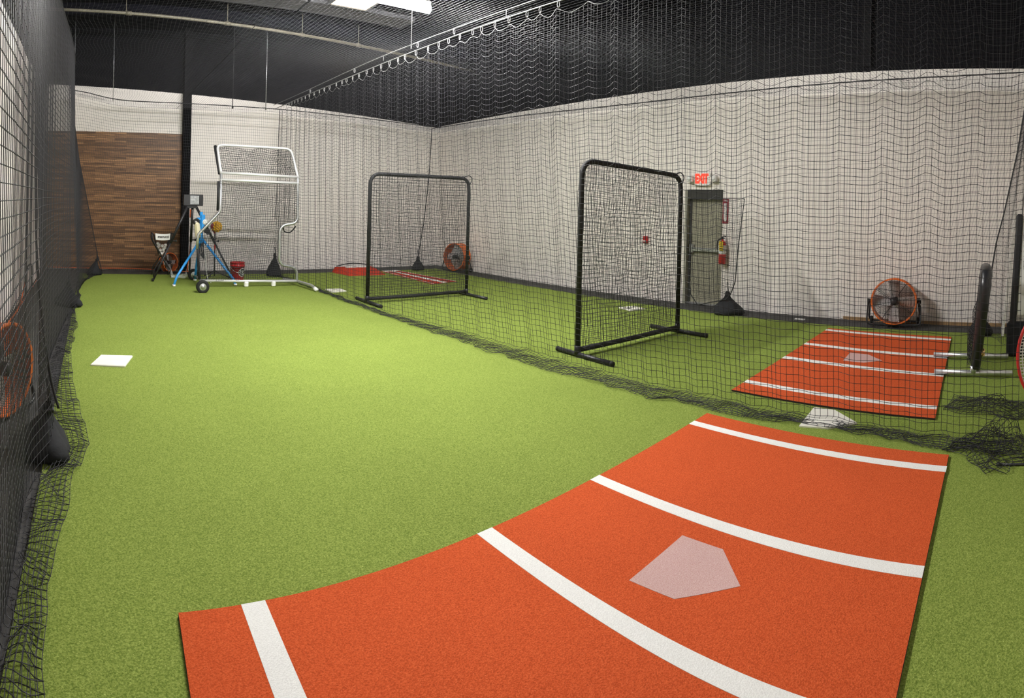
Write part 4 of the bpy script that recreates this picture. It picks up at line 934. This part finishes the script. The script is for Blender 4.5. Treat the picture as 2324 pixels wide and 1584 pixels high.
# ------------------------------------------------------------------ padded frame at the right, seen edge-on
pf = thing('padded_frame', 'black padded frame on two steel tubes at the right edge, seen edge-on', 'protective screen', (6.3, .285, TZ + .0165), .046)
b = MB(); P_ = fillet([(-.34, -.02, .07), (-.33, -.12, 1.05), (.36, -.12, 1.05), (.38, -.02, .07)], [0, .16, .16, 0], 8)
b.tube(P_, [.05] + [.062 + .004 * math.sin(k * 1.7) for k in range(len(P_) - 2)] + [.05], 14); b.build('padded_hoop', M['vinyl'], pf)
for x, y0, y1 in ((-.345, -.40, .40), (.39, -.40, .46)):
    b = MB(); b.tube([(x, y0, .03), (x, y1, .03)], .027, 12); b.tube([(x, 0, .03), (x, 0, .1)], .036, 10); b.build('base_tube', M['galv'], pf)
U, V = np.meshgrid(np.linspace(0, 1, 20), np.linspace(0, 1, 26), indexing='ij'); bag = .16 * np.sin(PI * U) * (V ** 1.2) * np.sin(PI * np.clip(V * .93, 0, 1)) * 1.6
net_mesh('catch_net', [np.stack([-.3 + .64 * U, -.10 + .09 * V + bag * .55 + .012 * rnoise(U.shape, 3, 3), 1.0 - .93 * V], 2), np.stack([-.3 + .64 * U, -.08 + .09 * V + bag * .5 + .014 * rnoise(U.shape, 4, 3), .8 - .74 * V], 2)], .0024, M['net'], pf, knots=False)
for z, y in ((.22, -.075), (.30, -.078), (.235, -.10)):
    b = MB(); b.tube([(-.33 + .03 * math.cos(a), y + .01 * math.sin(2 * a), z + .035 * math.sin(a)) for a in np.linspace(0, 2 * PI, 13)[:-1]], .009, 6, closed=True); b.build('tie_ring', M['brass'], pf)
# stored things at the near right corner
tn = thing('popup_net', 'red-rimmed white net hoop cut off by the right picture edge', 'net', (4.9, -.55, TZ))
b = MB(); Rr = [(0.04 * math.sin(a), .40 * math.cos(a), .47 + .47 * math.sin(a)) for a in np.linspace(0, 2 * PI, 41)[:-1]]; b.tube(Rr, .014, 8, closed=True); b.build('rim', M['redm'], tn)
U, V = np.meshgrid(np.linspace(-1, 1, 30), np.linspace(-1, 1, 36), indexing='ij'); sx = np.sqrt(np.clip(1 - (V * .98) ** 2, .01, 1))
net_mesh('netting', [np.stack([.04 * V + .05 * (1 - U * U) * (1 - V * V), .385 * U * sx, .47 + .455 * V], 2)], .006, M['mesh_white'], tn, knots=False)
sb = thing('leaning_screen', 'black-framed folded screen leaning at the near right corner', 'protective screen', (6.9, -.135, 0))
b = MB(); b.rbox((-.05, -.03, 0.012), (.05, .05, 1.7), .02, 0, Matrix.Rotation(.05, 4, 'X')); b.build('frame_post', M['foam'], sb)
b = MB(); b.rbox((-.05, -.21, 0.012), (.05, -.12, 1.75), .02, 0, Matrix.Rotation(.05, 4, 'X')); b.build('frame_post', M['foam'], sb)
b = MB(); b.rbox((-.03, -.12, 0.5), (.03, -.03, 1.62), .01, 0, Matrix.Rotation(.05, 4, 'X')); b.build('panel', M['white'], sb)
b = MB(); b.rbox((-.06, -.24, 0.014), (.06, .06, .42), .03); b.build('base_bag', M['bag'], sb)
b = MB(); b.rbox((-.35, -.02, 0.004), (.35, .02, 1.75), .006, 0, Matrix.Rotation(.09, 4, 'X')); o = tag(b.build('white_board', M['white_paint']), 'white board leaning in the near right corner behind the padded frame', 'board'); o.location = (8.4, -.03, 0)

# ------------------------------------------------------------------ cords and the left-hand outlet
b = MB(); b.tube(smooth_path([(2.15, 12.74, 1.36), (2.165, 12.74, 1.15), (2.16, 12.74, .7), (2.13, 12.72, .3), (2.08, 12.68, .02)], 8), .011, 6); b.tube([(2.15, 12.74, 1.22), (2.152, 12.74, 1.40)], .02, 8)
tag(b.build('extension_cord', M['ocord']), 'orange extension cord hanging down the black column', 'cord')
b = MB(); b.tube(smooth_path([(-1.0, 12.9, .05), (-.3, 12.93, .04), (.4, 12.91, .05), (1.1, 12.94, .04), (1.9, 12.7, .02), (2.4, 12.72, .02)], 8), .010, 6)
tag(b.build('extension_cord', M['ocord']), 'orange extension cord along the foot of the wood panelling', 'cord')
b = MB(); b.tube(smooth_path([(-1.09, 9.3, .46), (-1.07, 9.2, .3), (-1.06, 8.6, .1), (-1.04, 8.0, .04), (-1.05, 7.0, .03), (-.98, 5.4, .03)], 8), .011, 6); b.tube(smooth_path([(-1.05, 8.3, .03), (-1.06, 10, .03), (-1.05, 12.6, .04)], 6), .010, 6)
tag(b.build('extension_cord', M['ocord']), 'orange extension cord running from the outlet along the left wall foot', 'cord')
ou = thing('power_outlet', 'white outlet box on the left wall, seen through the left net', 'outlet', (XL, 9.2, .42))
b = MB(); b.rbox((0.001, -.06, -.09), (.05, .06, .09), .01); b.build('box', M['white'], ou)
b = MB(); b.tube(smooth_path([(.05, .0, .05), (.12, .06, .12), (.14, .12, .0), (.13, .16, -.2), (.12, .18, -.38)], 5), .012, 6); b.rbox((.05, -.02, .02), (.09, .02, .07), .006); b.build('plug', M['rope'], ou)
